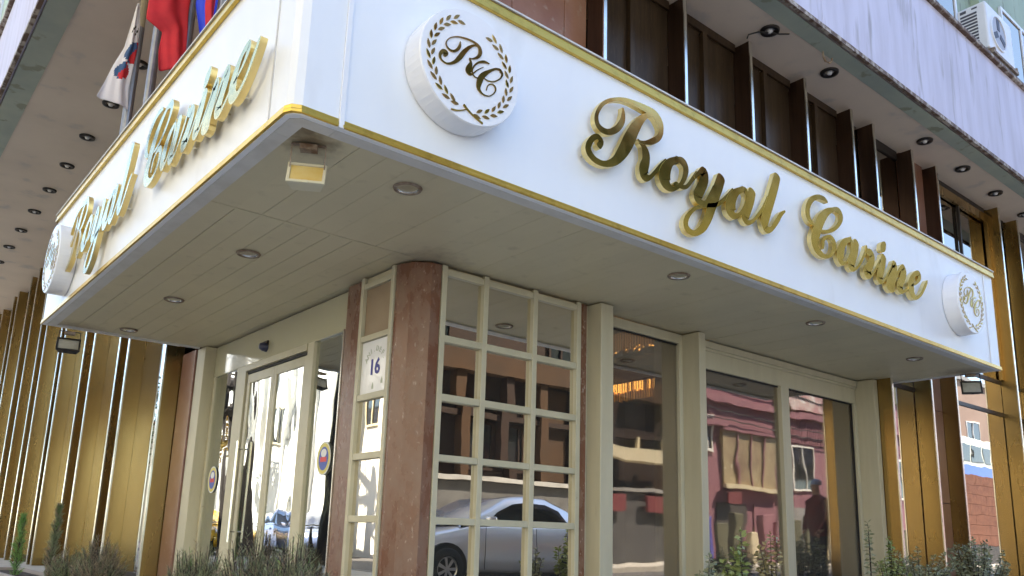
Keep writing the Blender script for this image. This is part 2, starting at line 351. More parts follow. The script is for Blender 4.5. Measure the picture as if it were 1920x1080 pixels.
# ------------------------------------------------------------------ stroke tables (u, v, width in metres)
SIGN=[('R',[(3.4679,2.4846,0.0453),(3.487,2.525,0.0454),(3.4511,2.5461,0.0388),(3.4065,2.5154,0.0399),(3.3723,2.454,0.049),(3.3824,2.4083,0.0553),(3.44,2.3761,0.0467),(3.5256,2.3798,0.0427),(3.6162,2.431,0.0608),(3.692,2.5264,0.091),(3.7524,2.6311,0.1015),(3.8052,2.7283,0.0866),(3.868,2.8175,0.0609),(3.9319,2.8747,0.0361),(4.006,2.9161,0.0269)]),('R',[(3.6919,2.8437,0.0144),(3.6971,2.7998,0.0335),(3.6833,2.736,0.0473),(3.6323,2.6656,0.0471),(3.557,2.6168,0.043),(3.4863,2.6127,0.0474),(3.4469,2.6487,0.0422),(3.4527,2.7204,0.0298),(3.5143,2.8104,0.0277),(3.6147,2.8753,0.026),(3.718,2.9103,0.0318),(3.8239,2.9208,0.0438),(3.9323,2.9221,0.0593),(4.0153,2.9128,0.0703),(4.0652,2.8701,0.0716),(4.0793,2.8072,0.0468),(4.0504,2.7496,0.0446),(3.985,2.6997,0.0459),(3.921,2.668,0.0297),(3.867,2.6544,0.0225),(3.8403,2.6621,0.0167)]),('R',[(3.858,2.6486,0.0243),(3.8937,2.6347,0.0506),(3.9185,2.5906,0.0773),(3.9198,2.532,0.0778),(3.8977,2.4661,0.0901),(3.9098,2.4207,0.0894),(3.9547,2.422,0.0359),(4.0099,2.4763,0.031),(4.0755,2.5505,0.0337),(4.1326,2.6028,0.0383)]),('o',[(4.2484,2.6509,0.0449),(4.1705,2.602,0.0652),(4.1219,2.5257,0.1054),(4.1113,2.4558,0.1237),(4.1482,2.4169,0.0784),(4.205,2.4158,0.035),(4.2753,2.4671,0.0322),(4.3238,2.5365,0.0456),(4.3414,2.6105,0.0618),(4.3109,2.6526,0.0681),(4.2484,2.6509,0.0569)]),('o',[(4.2017,2.4442,0.015),(4.2348,2.4679,0.0246),(4.2867,2.4571,0.0338),(4.3519,2.48,0.0307),(4.4134,2.5512,0.0341),(4.4698,2.6175,0.0402)]),('y',[(4.4445,2.5817,0.03),(4.4968,2.6331,0.0389),(4.5447,2.6513,0.089),(4.551,2.5946,0.0938),(4.5071,2.5087,0.0926),(4.4704,2.4383,0.0968),(4.5037,2.403,0.0575),(4.5615,2.4201,0.0321),(4.6094,2.4871,0.0287),(4.6608,2.5728,0.023)]),('y',[(4.7567,2.6738,0.093),(4.7189,2.5908,0.0985),(4.6773,2.5075,0.1009),(4.6316,2.4102,0.0946),(4.5908,2.3156,0.0798),(4.5239,2.2152,0.0654),(4.4276,2.1461,0.0434),(4.3454,2.1599,0.0583),(4.3352,2.2169,0.049),(4.3862,2.2915,0.0332),(4.4678,2.3556,0.028),(4.5815,2.4025,0.0312),(4.698,2.4436,0.034),(4.7977,2.5224,0.0337),(4.9008,2.6181,0.0378)]),('a',[(5.0313,2.6639,0.0408),(4.9384,2.6122,0.0636),(4.8742,2.5238,0.1102),(4.8642,2.4495,0.1315),(4.9021,2.4148,0.0641),(4.9654,2.4385,0.034),(5.0374,2.5213,0.0316),(5.0743,2.6124,0.0397),(5.0584,2.6575,0.0592),(5.0313,2.6639,0.0573)]),('a',[(5.1477,2.6818,0.0928),(5.1148,2.5951,0.0982),(5.0756,2.5105,0.0911),(5.0423,2.443,0.0952),(5.0699,2.4074,0.0483),(5.1333,2.4322,0.0311),(5.2146,2.5063,0.0317),(5.2914,2.5951,0.0313),(5.3583,2.6975,0.0293)]),('l',[(5.5023,2.9213,0.0891),(5.4601,2.82,0.0955),(5.4022,2.6955,0.0971),(5.3428,2.5726,0.0965),(5.3007,2.4788,0.1019),(5.3209,2.4207,0.0725),(5.3897,2.4394,0.0412),(5.4692,2.5257,0.0478),(5.5319,2.6009,0.0393),(5.5934,2.6476,0.0184)]),('C',[(6.2675,2.9223,0.0125),(6.2177,2.9392,0.0432),(6.1171,2.93,0.0438),(6.0141,2.8754,0.0519),(5.9513,2.8004,0.0614),(5.9341,2.7242,0.0727),(5.9611,2.676,0.0605),(6.0146,2.6502,0.0251)]),('C',[(6.3703,2.8909,0.0341),(6.2427,2.8226,0.0699),(6.1322,2.7135,0.1079),(6.0647,2.6028,0.1121),(6.024,2.5059,0.1143),(6.0611,2.4348,0.0883),(6.1559,2.406,0.0464),(6.2484,2.4289,0.0356),(6.315,2.4887,0.0491),(6.3407,2.5574,0.0666),(6.3032,2.6046,0.048),(6.2388,2.6032,0.0274),(6.1766,2.5611,0.0321),(6.1572,2.51,0.04),(6.1536,2.4734,0.0214)]),('C',[(6.3703,2.8909,0.0393),(6.4466,2.8969,0.0627),(6.4858,2.8547,0.0666),(6.4426,2.7734,0.0456),(6.3401,2.6927,0.0367),(6.2246,2.6428,0.0317),(6.1333,2.6315,0.0171)]),('a',[(6.6235,2.6709,0.0365),(6.5215,2.6251,0.0667),(6.4555,2.545,0.0988),(6.4279,2.4651,0.1188),(6.4512,2.4209,0.071),(6.5033,2.4294,0.0246),(6.5669,2.4837,0.0259),(6.6197,2.5549,0.0286),(6.6415,2.6243,0.044),(6.6235,2.6709,0.0767)]),('a',[(6.7261,2.6729,0.0921),(6.6876,2.5826,0.1024),(6.6421,2.4968,0.1016),(6.6051,2.4298,0.1113),(6.6406,2.4014,0.0446),(6.7176,2.4387,0.0274),(6.7966,2.5154,0.0325),(6.8637,2.5999,0.0341),(6.9095,2.6877,0.0234)]),('r',[(6.8961,2.6788,0.022),(6.92,2.6412,0.064),(6.9837,2.6243,0.0967),(6.9892,2.571,0.0947),(6.9314,2.4918,0.1025),(6.8927,2.4287,0.1399),(6.9344,2.4039,0.0417),(7.0095,2.4581,0.0285),(7.083,2.5389,0.0284),(7.1455,2.6091,0.0259)]),('i',[(7.2209,2.6588,0.0923),(7.1833,2.5739,0.1029),(7.1326,2.4847,0.1057),(7.1153,2.4204,0.1094),(7.1635,2.4017,0.0315),(7.2358,2.4589,0.0296),(7.3121,2.5377,0.0317),(7.3797,2.6099,0.0321)]),('i',[(7.2698,2.8061,0.0425),(7.2443,2.7792,0.0828),(7.211,2.7426,0.0871),(7.1854,2.7125,0.044)]),('n',[(7.3746,2.6199,0.0219),(7.4206,2.6309,0.0929),(7.4119,2.5724,0.1005),(7.3627,2.4935,0.1247),(7.3163,2.4162,0.1496),(7.3071,2.3831,0.1591)]),('n',[(7.406,2.4586,0.0266),(7.4626,2.539,0.0348),(7.5298,2.6115,0.0389),(7.5988,2.645,0.07),(7.6071,2.5954,0.0989),(7.547,2.5017,0.0961),(7.5011,2.4237,0.118),(7.5527,2.3921,0.0407),(7.6575,2.4491,0.028),(7.7389,2.5222,0.0258)]),('e',[(7.7413,2.4939,0.0159),(7.8564,2.5485,0.0303),(7.9328,2.6185,0.0573),(7.9229,2.6597,0.0601),(7.8428,2.6387,0.0485),(7.77,2.5696,0.0801),(7.7331,2.4863,0.1218),(7.752,2.4159,0.111),(7.8255,2.3914,0.0441),(7.9295,2.4425,0.0346),(8.0168,2.5281,0.0418),(8.078,2.5983,0.0369),(8.1025,2.6252,0.0166)])]
EMB=[('R',[(-0.0871,0.1233,0.0033),(-0.0898,0.0926,0.0165),(-0.1056,0.0635,0.016),(-0.1346,0.043,0.0123),(-0.1665,0.0486,0.0088),(-0.1791,0.0744,0.0063),(-0.1598,0.1105,0.0053),(-0.1099,0.1425,0.0059),(-0.0494,0.1577,0.0082),(0.0039,0.1598,0.0112),(0.0425,0.1446,0.0189),(0.0514,0.112,0.0237),(0.0349,0.0783,0.0165),(0.0003,0.0538,0.0071),(-0.0216,0.0483,0.0047)]),('R',[(-0.1868,-0.011,0.0114),(-0.178,0.0123,0.0316),(-0.1967,0.0143,0.0249),(-0.2123,-0.0065,0.0173),(-0.2109,-0.0291,0.0132),(-0.1916,-0.0441,0.0091),(-0.1596,-0.0436,0.0102),(-0.1184,-0.0168,0.0186),(-0.0861,0.0246,0.0273),(-0.0621,0.0651,0.0261),(-0.0291,0.109,0.0189),(0.005,0.1385,0.0113),(0.0387,0.1493,0.0062)]),('R',[(-0.0197,0.0452,0.008),(-0.009,0.0259,0.0175),(-0.0186,-0.01,0.0354),(-0.02,-0.0343,0.0394),(-0.0019,-0.0427,0.0126),(0.0387,0.0005,0.0055),(0.0777,0.0345,0.0034)]),('C',[(0.119,0.0721,0.0034),(0.0824,0.0696,0.0139),(0.0409,0.0471,0.011),(0.0114,0.0106,0.0094),(0.0025,-0.025,0.0064),(0.0188,-0.0484,0.0059),(0.0473,-0.0478,0.0034)]),('C',[(0.2018,0.0499,0.0123),(0.1964,0.0656,0.0136),(0.164,0.0586,0.0117),(0.1192,0.0253,0.018),(0.0757,-0.0185,0.031),(0.0552,-0.0628,0.0349),(0.0512,-0.1081,0.0234),(0.081,-0.1319,0.0093),(0.1261,-0.1261,0.0058),(0.1613,-0.0922,0.0073),(0.1692,-0.0609,0.0089),(0.1482,-0.0452,0.0069),(0.1159,-0.0622,0.0056),(0.1048,-0.0986,0.0048)]),('C',[(0.1991,0.0692,0.0107),(0.2132,0.0464,0.0129),(0.1987,0.0119,0.0085),(0.1538,-0.0251,0.0072),(0.1128,-0.0354,0.0067),(0.0872,-0.0314,0.0055)]),('stem',[(-0.1239,-0.3008,0.0092),(-0.086,-0.2955,0.0073),(-0.0441,-0.2765,0.0056),(-0.0189,-0.2608,0.0055)]),('stem',[(-0.0414,-0.2462,0.0154),(-0.0098,-0.2689,0.0115),(0.0352,-0.2908,0.0093),(0.0894,-0.3096,0.0111)])]

def lk(name, me, parent, bevel=0.0, loc=(0, 0, 0), rot=None):
    """part in its thing's own space"""
    o = bpy.data.objects.new(name, me); col.objects.link(o); o.parent = parent; o.location = loc
    if rot: o.rotation_euler = rot
    if bevel:
        b = o.modifiers.new('bevel', 'BEVEL'); b.width = bevel; b.segments = 2; b.limit_method = 'ANGLE'; b.angle_limit = R(40)
    return o
def kids(o): return [c for c in bpy.data.objects if c.parent == o]
def copy_thing(o, loc, label, rotz=None):
    c = o.copy(); col.objects.link(c); c.location = loc; c['label'] = label
    if rotz is not None: c.rotation_euler = (0, 0, rotz)
    for ch in kids(o):
        d = ch.copy(); col.objects.link(d); d.parent = c
        for g_ in kids(ch):
            e = g_.copy(); col.objects.link(e); e.parent = d
    return c

# ================================================================== HOTEL BUILDING
H = thing('hotel_building', 'hotel corner building with gold fins, glass doors, red granite piers and a stained concrete overhang', 'building', (3.1, 5.0, GROUND))
def P(name, mb, m, parent=H, bevel=0.0, smooth=False): return mb.build(name, m, parent, smooth, bevel)

# upper body
P('overhang_slab', MB().prism([(.99, 4.08), (62, 4.08), (62, 60), (.99, 60)], 5.43, 7.08), grey_concrete)
P('overhang_soffit', MB().prism([(.99, 4.08), (62, 4.08), (62, 60), (.99, 60)], 5.40, 5.428), overhang_paint)
P('soffit_band', MB().prism([(.99, 4.08), (62, 4.08), (62, 4.27), (1.25, 4.27), (1.25, 60), (.99, 60)], 5.394, 5.40-.0005), band_green)
x = .96
k = 0
for x1 in (4.1, 7.4, 10.9, 14.6, 18.5, 24, 34, 62):
    P('fascia_panel', B(x+.003, x1-.003, 4.045, 4.078, 5.44, 7.08), fascia_stain); x = x1
y = 4.05
for y1 in (7, 9.95, 12.9, 15.9, 19, 24, 32, 60):
    P('fascia_panel', B(.955, .988, y+.003, y1-.003, 5.44, 7.08), fascia_stain); y = y1
P('fascia_lip', MB().box(.93, 62, 4.005, 4.05, 5.385, 5.438), rust_lip)
P('fascia_lip', MB().box(.915, .96, 4.0, 60, 5.385, 5.438), rust_lip)
P('fascia_cap', MB().box(.93, 62, 3.99, 4.30, 7.085, 7.15), rust_lip, bevel=.01)
P('fascia_cap', MB().box(.90, 1.2, 3.985, 60, 7.085, 7.15), rust_lip, bevel=.01)
# tower above
P('upper_wall', MB().prism([(1.5, 4.75), (40, 4.75), (40, 27), (1.5, 27)], 7.08, 17.6), green_wall)
P('roof', MB().prism([(1.3, 4.55), (40.2, 4.55), (40.2, 27.2), (1.3, 27.2)], 17.6, 18), grey_concrete)
for fl in range(3):
    z0 = 7.9+fl*3.1
    for i in range(9):
        xx = 3.2+i*3.9
        if fl and i > 5: continue
        wn = P('window', MB().box(xx, xx+1.9, 4.70, 4.747, z0, z0+.06).box(xx, xx+1.9, 4.70, 4.747, z0+1.7, z0+1.76).box(xx, xx+.06, 4.70, 4.747, z0+.06, z0+1.7).box(xx+1.84, xx+1.9, 4.70, 4.747, z0+.06, z0+1.7).box(xx+.92, xx+.98, 4.70, 4.747, z0+.06, z0+1.7), plastic_white)
        B(xx+.06, xx+1.84, 4.72, 4.735, z0+.06, z0+1.7).build('pane', upper_glass, wn)
    for i in range(5):
        yy = 6.5+i*3.9
        wn = P('window', MB().box(1.45, 1.497, yy, yy+1.9, z0, z0+.06).box(1.45, 1.497, yy, yy+1.9, z0+1.7, z0+1.76).box(1.45, 1.497, yy, yy+.06, z0+.06, z0+1.7).box(1.45, 1.497, yy+1.84, yy+1.9, z0+.06, z0+1.7), plastic_white)
        B(1.47, 1.485, yy+.06, yy+1.84, z0+.06, z0+1.7).build('pane', upper_glass, wn)
for xx in (2.2, 6.0, 9.9, 13.8, 17.7, 21.6):
    P('pilaster', B(xx-.16, xx+.16, 4.62, 4.748, 7.15, 17.58), green_wall)

# lower walls and structure behind the glass
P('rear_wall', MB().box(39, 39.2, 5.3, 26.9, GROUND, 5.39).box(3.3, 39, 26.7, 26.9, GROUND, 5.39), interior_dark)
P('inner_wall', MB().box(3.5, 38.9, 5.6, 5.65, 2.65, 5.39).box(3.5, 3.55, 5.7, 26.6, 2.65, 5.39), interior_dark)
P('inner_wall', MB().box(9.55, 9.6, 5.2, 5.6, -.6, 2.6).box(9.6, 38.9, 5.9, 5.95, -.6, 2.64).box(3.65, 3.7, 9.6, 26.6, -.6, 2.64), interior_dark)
P('lobby_ceiling', B(3.2, 38.9, 5.13, 26.5, 2.50, 2.62), interior_ceiling)
P('lobby_floor', B(3.2, 38.9, 5.13, 26.5, GROUND+.004, -.60), interior_floor)
P('lobby_wall', MB().box(3.8, 16, 13.0, 13.1, -.6, 2.5).box(16, 16.1, 6, 13, -.6, 2.5), interior_wall)
P('inner_reveal', B(6.18, 6.24, 5.13, 5.40, -.59, 2.49), cream_wood)
P('lobby_column', B(8.1, 8.5, 7.6, 8.0, -.6, 2.5), interior_wall)
P('lobby_beam', B(8.6, 12.8, 6.9, 7.2, 2.18, 2.5), interior_ceiling)

# granite at the corner above the canopy
P('granite_panel', B(3.052, 3.80, 4.87, 4.93, 3.17, 5.395), upper_granite, bevel=.004)
P('granite_panel', B(3.806, 4.40, 4.87, 4.93, 3.17, 5.395), upper_granite, bevel=.004)
P('granite_panel', B(4.406, 4.675, 4.87, 4.93, 3.17, 5.395), upper_granite, bevel=.004)
P('granite_panel', B(2.99, 3.05, 4.875, 5.71, 3.17, 5.395), upper_granite, bevel=.004)

# ---- gold fins
def fin_me(axis, z0, z1):
    a = B(0, .05, 0, .21, z0, z1) if axis == 'y' else B(0, .20, 0, .05, z0, z1)
    e = B(-.010, .028, -.014, .0, z0, z1-.01) if axis == 'y' else B(-.016, 0, -.012, .05, z0, z1-.01)
    return a.mesh('fin', fin_shaded if z0 == 2.45 else fin_gold), e.mesh('edge_strip', edge_metal)
def put_fin(ms, x, y):
    o = link('fin', ms[0], H); o.location = (x, y, 0)
    e = link('edge_strip', ms[1], None); e.parent = o
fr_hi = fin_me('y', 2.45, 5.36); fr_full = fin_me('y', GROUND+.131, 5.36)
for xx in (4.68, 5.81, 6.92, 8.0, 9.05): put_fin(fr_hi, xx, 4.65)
FR = [9.60, 10.66, 11.40, 13.58, 14.35, 16.5, 17.2, 19.4, 20.1, 22.3, 23.0, 25.5, 28, 31, 34]
fr_low = fin_me('y', GROUND+.131, 2.445)
for xx in FR:
    if xx < 12: put_fin(fr_low, xx, 4.65); put_fin(fr_hi, xx, 4.65)  # split so the upper piece carries the painted-in shade
    else: put_fin(fr_full, xx, 4.65)
fl_full = fin_me('x', GROUND+.131, 5.36); fl_hi = fin_me('x', 3.2, 5.36)
FL = [9.86, 11.5, 11.98, 13.5, 14.12, 15.75, 16.12, 17.62, 18.25, 19.5, 20.35, 21.9, 22.5, 24.1, 24.7, 26.3]
for yy in FL: put_fin(fl_full, 2.8, yy)
for yy in (5.9, 7.4, 7.9): put_fin(fl_hi, 2.8, yy)

# ---- glazing between the fins, right wing
def bay(x0, x1, full=True):
    if full:
        w_ = P('window', B(x0, x1, 4.85, 4.90, 2.0, 2.055), dark_metal)
        for za, zb_ in ((2.50, 2.56), (5.26, 5.39), (GROUND+.131, -.52)): B(x0, x1, 4.85, 4.90, za, zb_).build('window_rail', dark_metal, w_)
        B(x0, x1, 4.87, 4.88, -.52, 2.0).build('pane', fin_glass, w_)
        B(x0, x1, 4.865, 4.875, 2.055, 2.5).build('pane', fin_glass, w_)
        B(x0, x1, 4.87, 4.88, 2.56, 5.26).build('pane', upper_glass, w_)
        return w_
for a, b_ in ((9.655, 10.655), (13.635, 14.345), (14.405, 16.5), (17.255, 19.395), (20.155, 22.3), (23.055, 25.5), (25.555, 28), (28.055, 31), (31.055, 34)): bay(a, b_)
w_ = bay(11.455, 13.575)
for bx in ((11.455, 11.53, 2.56, 5.26), (13.50, 13.575, 2.56, 5.26)): B(bx[0], bx[1], 4.80, 4.849, bx[2], bx[3]).build('window_frame', fin_gold, w_)
B(11.531, 13.499, 4.80, 4.849, 5.12, 5.26).build('window_frame', fin_gold, w_)
B(12.5, 12.54, 4.82, 4.86, 2.56, 5.12).build('window_frame', dark_metal, w_)
for a, b_ in ((10.715, 11.395), (16.555, 17.195), (19.455, 20.095), (22.355, 22.995)):
    for zz in range(5):
        P('granite_panel', B(a, b_, 4.84, 4.90, GROUND+.131+zz*1.22, GROUND+.131+zz*1.22+1.214), granite_strip, bevel=.004)
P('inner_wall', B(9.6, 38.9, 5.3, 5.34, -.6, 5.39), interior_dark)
# bronze panels over the canopy
for a, b_ in ((4.735, 5.805), (5.865, 6.915), (6.975, 7.995), (8.055, 9.045)):
    m_ = (a+b_)/2
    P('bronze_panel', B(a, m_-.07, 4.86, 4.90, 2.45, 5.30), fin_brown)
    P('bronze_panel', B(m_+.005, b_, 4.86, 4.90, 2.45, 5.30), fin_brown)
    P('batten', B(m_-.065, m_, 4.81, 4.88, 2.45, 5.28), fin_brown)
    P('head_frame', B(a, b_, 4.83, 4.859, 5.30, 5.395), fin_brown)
P('window', B(9.105, 9.60, 4.87, 4.885, 2.45, 5.39), upper_glass)
# ---- glazing between the fins, left wing
FL2 = [9.96] + [v for v in FL[1:]]
for a, b_ in zip(FL[:-1], FL[1:]):
    w_ = P('window', B(2.975, 3.03, a+.055, b_-.005, 5.26, 5.39), dark_metal)
    B(2.975, 3.03, a+.055, b_-.005, GROUND+.131, -.5).build('window_rail', dark_metal, w_)
    B(2.995, 3.005, a+.055, b_-.005, -.5, 5.26).build('pane', fin_glass, w_)
P('granite_pilaster', B(2.98, 3.14, 9.40, 9.84, GROUND+.131, 2.0), granite_strip, bevel=.006)
P('granite_panel', B(2.99, 3.04, 5.72, 9.85, 3.17, 5.39), upper_granite)

# ---- corner pier and the small paned windows
PZ = GROUND+.131
pier = MB().prism([(3.045, 5.205), (3.045, 5.165), (3.085, 5.055), (3.205, 4.958), (3.288, 4.952), (3.288, 5.205)], PZ, 1.998).build('granite_pier', granite, H, bevel=.006)
P('granite_strip', B(4.735, 4.815, 4.965, 5.10, PZ, 1.998), granite, bevel=.004)
P('granite_strip', B(3.06, 3.14, 5.715, 5.985, PZ, 1.998), granite, bevel=.004)
P('metal_edge', B(3.048, 3.07, 5.988, 6.0, PZ, 1.64), edge_metal)

win = B(3.292, 3.338, 4.945, 5.0, PZ, 1.998).build('window', cream_frame, H, bevel=.004)
rows = [(1.925, 1.972), (1.41, 1.462), (.97, 1.022), (.532, .58), (.088, .137), (-.355, -.306)]
cols = [(3.685, 3.732), (4.192, 4.24), (4.682, 4.73)]
for a, b_ in cols:
    B(a, b_, 4.945, 5.0, PZ, 1.998).build('glazing_bar', cream_frame, win, bevel=.004)
cc = [3.292+.046] + [v for c in cols for v in c]
for (z0, z1) in rows:
    for j in range(3):
        B(cc[2*j]+.001, cc[2*j+1]-.001, 4.9485, 4.998, z0, z1).build('glazing_bar', cream_frame, win, bevel=.004)
zr = [2.0] + [v for r_ in rows for v in r_] + [PZ]
for i in range(7):
    zt, zb = zr[2*i], zr[2*i+1]
    if i == 0: zt, zb = 1.995, rows[0][1]
    else: zt, zb = rows[i-1][0], (rows[i][1] if i < 6 else PZ)
    for j in range(3):
        tilt = random.uniform(-.0012, .0012)
        xa, xb = cc[2*j], cc[2*j+1]
        if i == 0:
            B(xa, xb, 4.985, 4.995, zb, zt).build('top_panel', soffit_cream, win)
        else:
            MB().add([(xa, 4.985+tilt, zb), (xb, 4.985-tilt, zb), (xb, 4.986-tilt, zt), (xa, 4.986+tilt, zt), (xa, 4.991, zb), (xb, 4.991, zb), (xb, 4.991, zt), (xa, 4.991, zt)],
                     [(0, 1, 2, 3), (5, 4, 7, 6), (0, 4, 5, 1), (1, 5, 6, 2), (2, 6, 7, 3), (3, 7, 4, 0)]).build('pane', grid_glass, win)

nar = B(3.03, 3.075, 5.21, 5.252, PZ, 1.998).build('window', cream_frame, H, bevel=.004)
B(3.03, 3.075, 5.665, 5.71, PZ, 1.998).build('glazing_bar', cream_frame, nar, bevel=.004)
nrows = [(1.90, 1.945), (1.465, 1.51), (1.0, 1.048), (.55, .60), (.09, .14), (-.36, -.31)]
for z0, z1 in nrows:
    B(3.0335, 3.073, 5.2525, 5.6645, z0, z1).build('glazing_bar', cream_frame, nar, bevel=.004)
B(3.062, 3.07, 5.253, 5.664, 1.945, 1.995).build('top_panel', soffit_cream, nar)
B(3.062, 3.07, 5.253, 5.664, 1.51, 1.90).build('panel', mat('tan_panel', (.34, .25, .16), .5, c2=(.30, .21, .13), scale=3), nar)
for i in range(2, 6):
    B(3.062, 3.070, 5.253, 5.664, nrows[i][1] if i < 6 else PZ, nrows[i-1][0]).build('pane', grid_glass, nar) if i > 2 else None
for z0, z1 in ((.60, 1.0), (-.31, .09)): pass
B(3.062, 3.070, 5.253, 5.664, PZ, -.36).build('pane', grid_glass, nar)
MB().box(3.064, 3.070, 5.253, 5.664, 1.048, 1.465).build('backing_panel', interior_dark, nar)

# ---- cream columns and shop windows on the right
P('column', B(4.845, 4.995, 4.82, 5.12, PZ, 1.999), cream_wood, bevel=.006)
P('column', B(6.215, 6.315, 4.86, 5.12, PZ, 1.999), cream_wood, bevel=.006)
P('column', B(9.50, 9.592, 4.82, 5.12, PZ, 1.999), cream_wood, bevel=.006)
P('infill', B(4.817, 4.843, 4.985, 5.11, PZ, 1.998), cream_wood)
w1 = P('shop_window', MB().box(4.997, 6.213, 5.06, 5.12, 1.905, 1.998).box(6.16, 6.213, 5.06, 5.12, -.45, 1.905).box(4.997, 6.213, 5.05, 5.12, PZ, -.45), cream_wood, bevel=.004)
B(4.997, 6.16, 5.095, 5.105, -.45, 1.905).build('pane', shop_glass, w1)
w2 = P('shop_window', MB().box(6.317, 9.498, 5.03, 5.12, 1.93, 1.998).box(6.317, 9.498, 5.06, 5.12, 1.72, 1.93).box(6.317, 9.498, 5.045, 5.12, 1.90, 1.93)
       .box(7.87, 8.02, 5.045, 5.12, -.45, 1.72).box(6.317, 9.498, 5.05, 5.12, PZ, -.45).box(9.44, 9.498, 5.05, 5.12, -.45, 1.72).box(6.317, 6.35, 5.06, 5.12, -.45, 1.72), cream_wood, bevel=.004)
B(6.35, 7.87, 5.095, 5.105, -.45, 1.72).build('pane', shop_glass, w2)
B(8.02, 9.44, 5.095, 5.105, -.45, 1.72).build('pane', shop_glass, w2)
B(8.02, 8.035, 5.08, 5.094, -.45, 1.72).build('gasket', black_gasket, w2)
B(9.425, 9.44, 5.08, 5.094, -.45, 1.72).build('gasket', black_gasket, w2)
B(6.35, 7.87, 5.085, 5.094, 1.705, 1.72).build('gasket', black_gasket, w2)
B(8.035, 9.425, 5.085, 5.094, 1.705, 1.72).build('gasket', black_gasket, w2)
B(4.997, 6.16, 5.085, 5.094, 1.89, 1.905).build('gasket', black_gasket, w1)

# ---- entrance doors on the left
P('lintel', B(3.12, 3.17, 6.0, 9.14, 1.66, 1.998), lintel_gloss, bevel=.004)
P('column', B(3.0, 3.17, 9.145, 9.395, PZ, 1.999), cream_wood, bevel=.006)
d1 = P('fixed_window', MB().box(3.11, 3.17, 8.18, 8.42, PZ, 1.66).box(3.11, 3.17, 8.42, 9.14, PZ, -.50).box(3.12, 3.17, 9.08, 9.14, -.50, 1.66), cream_frame, bevel=.004)
B(3.14, 3.15, 8.42, 9.08, -.50, 1.66).build('pane', door_glass, d1)
d2 = P('fixed_window', MB().box(3.11, 3.17, 6.65, 6.775, PZ, 1.66).box(3.11, 3.17, 6.0, 6.65, PZ, -.50), cream_frame, bevel=.004)
B(3.14, 3.15, 6.0, 6.65, -.50, 1.66).build('pane', door_glass, d2)
P('door_header', B(3.10, 3.17, 6.777, 8.178, 1.595, 1.66), cream_frame, bevel=.004)
P('header_shadow_gap', B(3.13, 3.17, 6.777, 8.178, 1.57, 1.593), black_gasket)  # thin black strip below the door header
def leaf(y0, y1, x):
    d = P('sliding_door', MB().box(x, x+.035, y0, y0+.06, PZ, 1.56).box(x, x+.035, y1-.06, y1, PZ, 1.56).box(x, x+.035, y0+.06, y1-.06, 1.47, 1.56).box(x, x+.035, y0+.06, y1-.06, PZ, -.45), cream_frame, bevel=.003)
    B(x+.012, x+.02, y0+.06, y1-.06, -.45, 1.47).build('pane', door_glass, d)
    return d
leaf(6.80, 7.50, 3.125)
dl = leaf(7.505, 8.15, 3.125)
MB().tube([(3.07, 8.10, -.1), (3.07, 8.10, .88)], .012).tube([(3.07, 8.10, 0), (3.125, 8.10, 0)], .008).tube([(3.07, 8.10, .8), (3.125, 8.10, .8)], .008).build('handle', edge_metal, dl)

# ================================================================== CANOPY
CX, CY, CZ = 1.44, 3.56, 2.0
C = thing('entrance_canopy', 'white canopy with gold edging wrapping the hotel corner above the entrance', 'canopy', (CX, CY, CZ))
def Q(name, mb, m, bevel=0.0): return mb.build(name, m, C, False, bevel)
XR, YL = 9.97, 9.39
Q('canopy_core', MB().prism([(1.62, 3.74), (XR-.06, 3.74), (XR-.06, 4.60), (2.76, 4.60), (2.76, YL-.06), (1.62, YL-.06)], 2.035, 3.10), grey_concrete)
Q('fascia_panel', B(1.70, XR, CY, CY+.03, 2.0, 3.12), white_panel)
Q('fascia_panel', B(CX, CX+.03, 3.83, YL, 2.0, 3.12), white_panel)
Q('corner_panel', MB().prism([(1.698, CY), (1.50, CY), (1.462, CY+.022), (CX, CY+.06), (CX, 3.828), (CX+.03, 3.828), (CX+.03, CY+.075), (1.515, CY+.03), (1.698, CY+.03)], 2.0, 3.12), white_panel)
Q('end_panel', B(XR-.03, XR, CY+.031, 4.65, 2.0, 3.12), white_panel)
Q('end_panel', B(CX+.031, 2.79, YL-.03, YL, 2.0, 3.12), white_panel)
# return strips under the fascia
Q('return_strip', B(1.70, XR-.031, CY+.031, CY+.115, 1.998, 2.03), white_lip)
Q('return_strip', B(CX+.031, CX+.115, 3.83, YL-.031, 1.998, 2.03), white_lip)
Q('return_strip', MB().prism([(1.698, CY+.031), (1.515, CY+.031), (CX+.031, CY+.078), (CX+.031, 3.828), (CX+.115, 3.828), (CX+.115, CY+.115), (1.698, CY+.115)], 1.998, 2.03), white_lip)
Q('return_strip', B(XR-.08, XR-.031, CY+.117, 5.03, 1.998, 2.03), white_lip)
Q('return_strip', B(CX+.117, 2.99, YL-.08, YL-.031, 1.998, 2.03), white_lip)
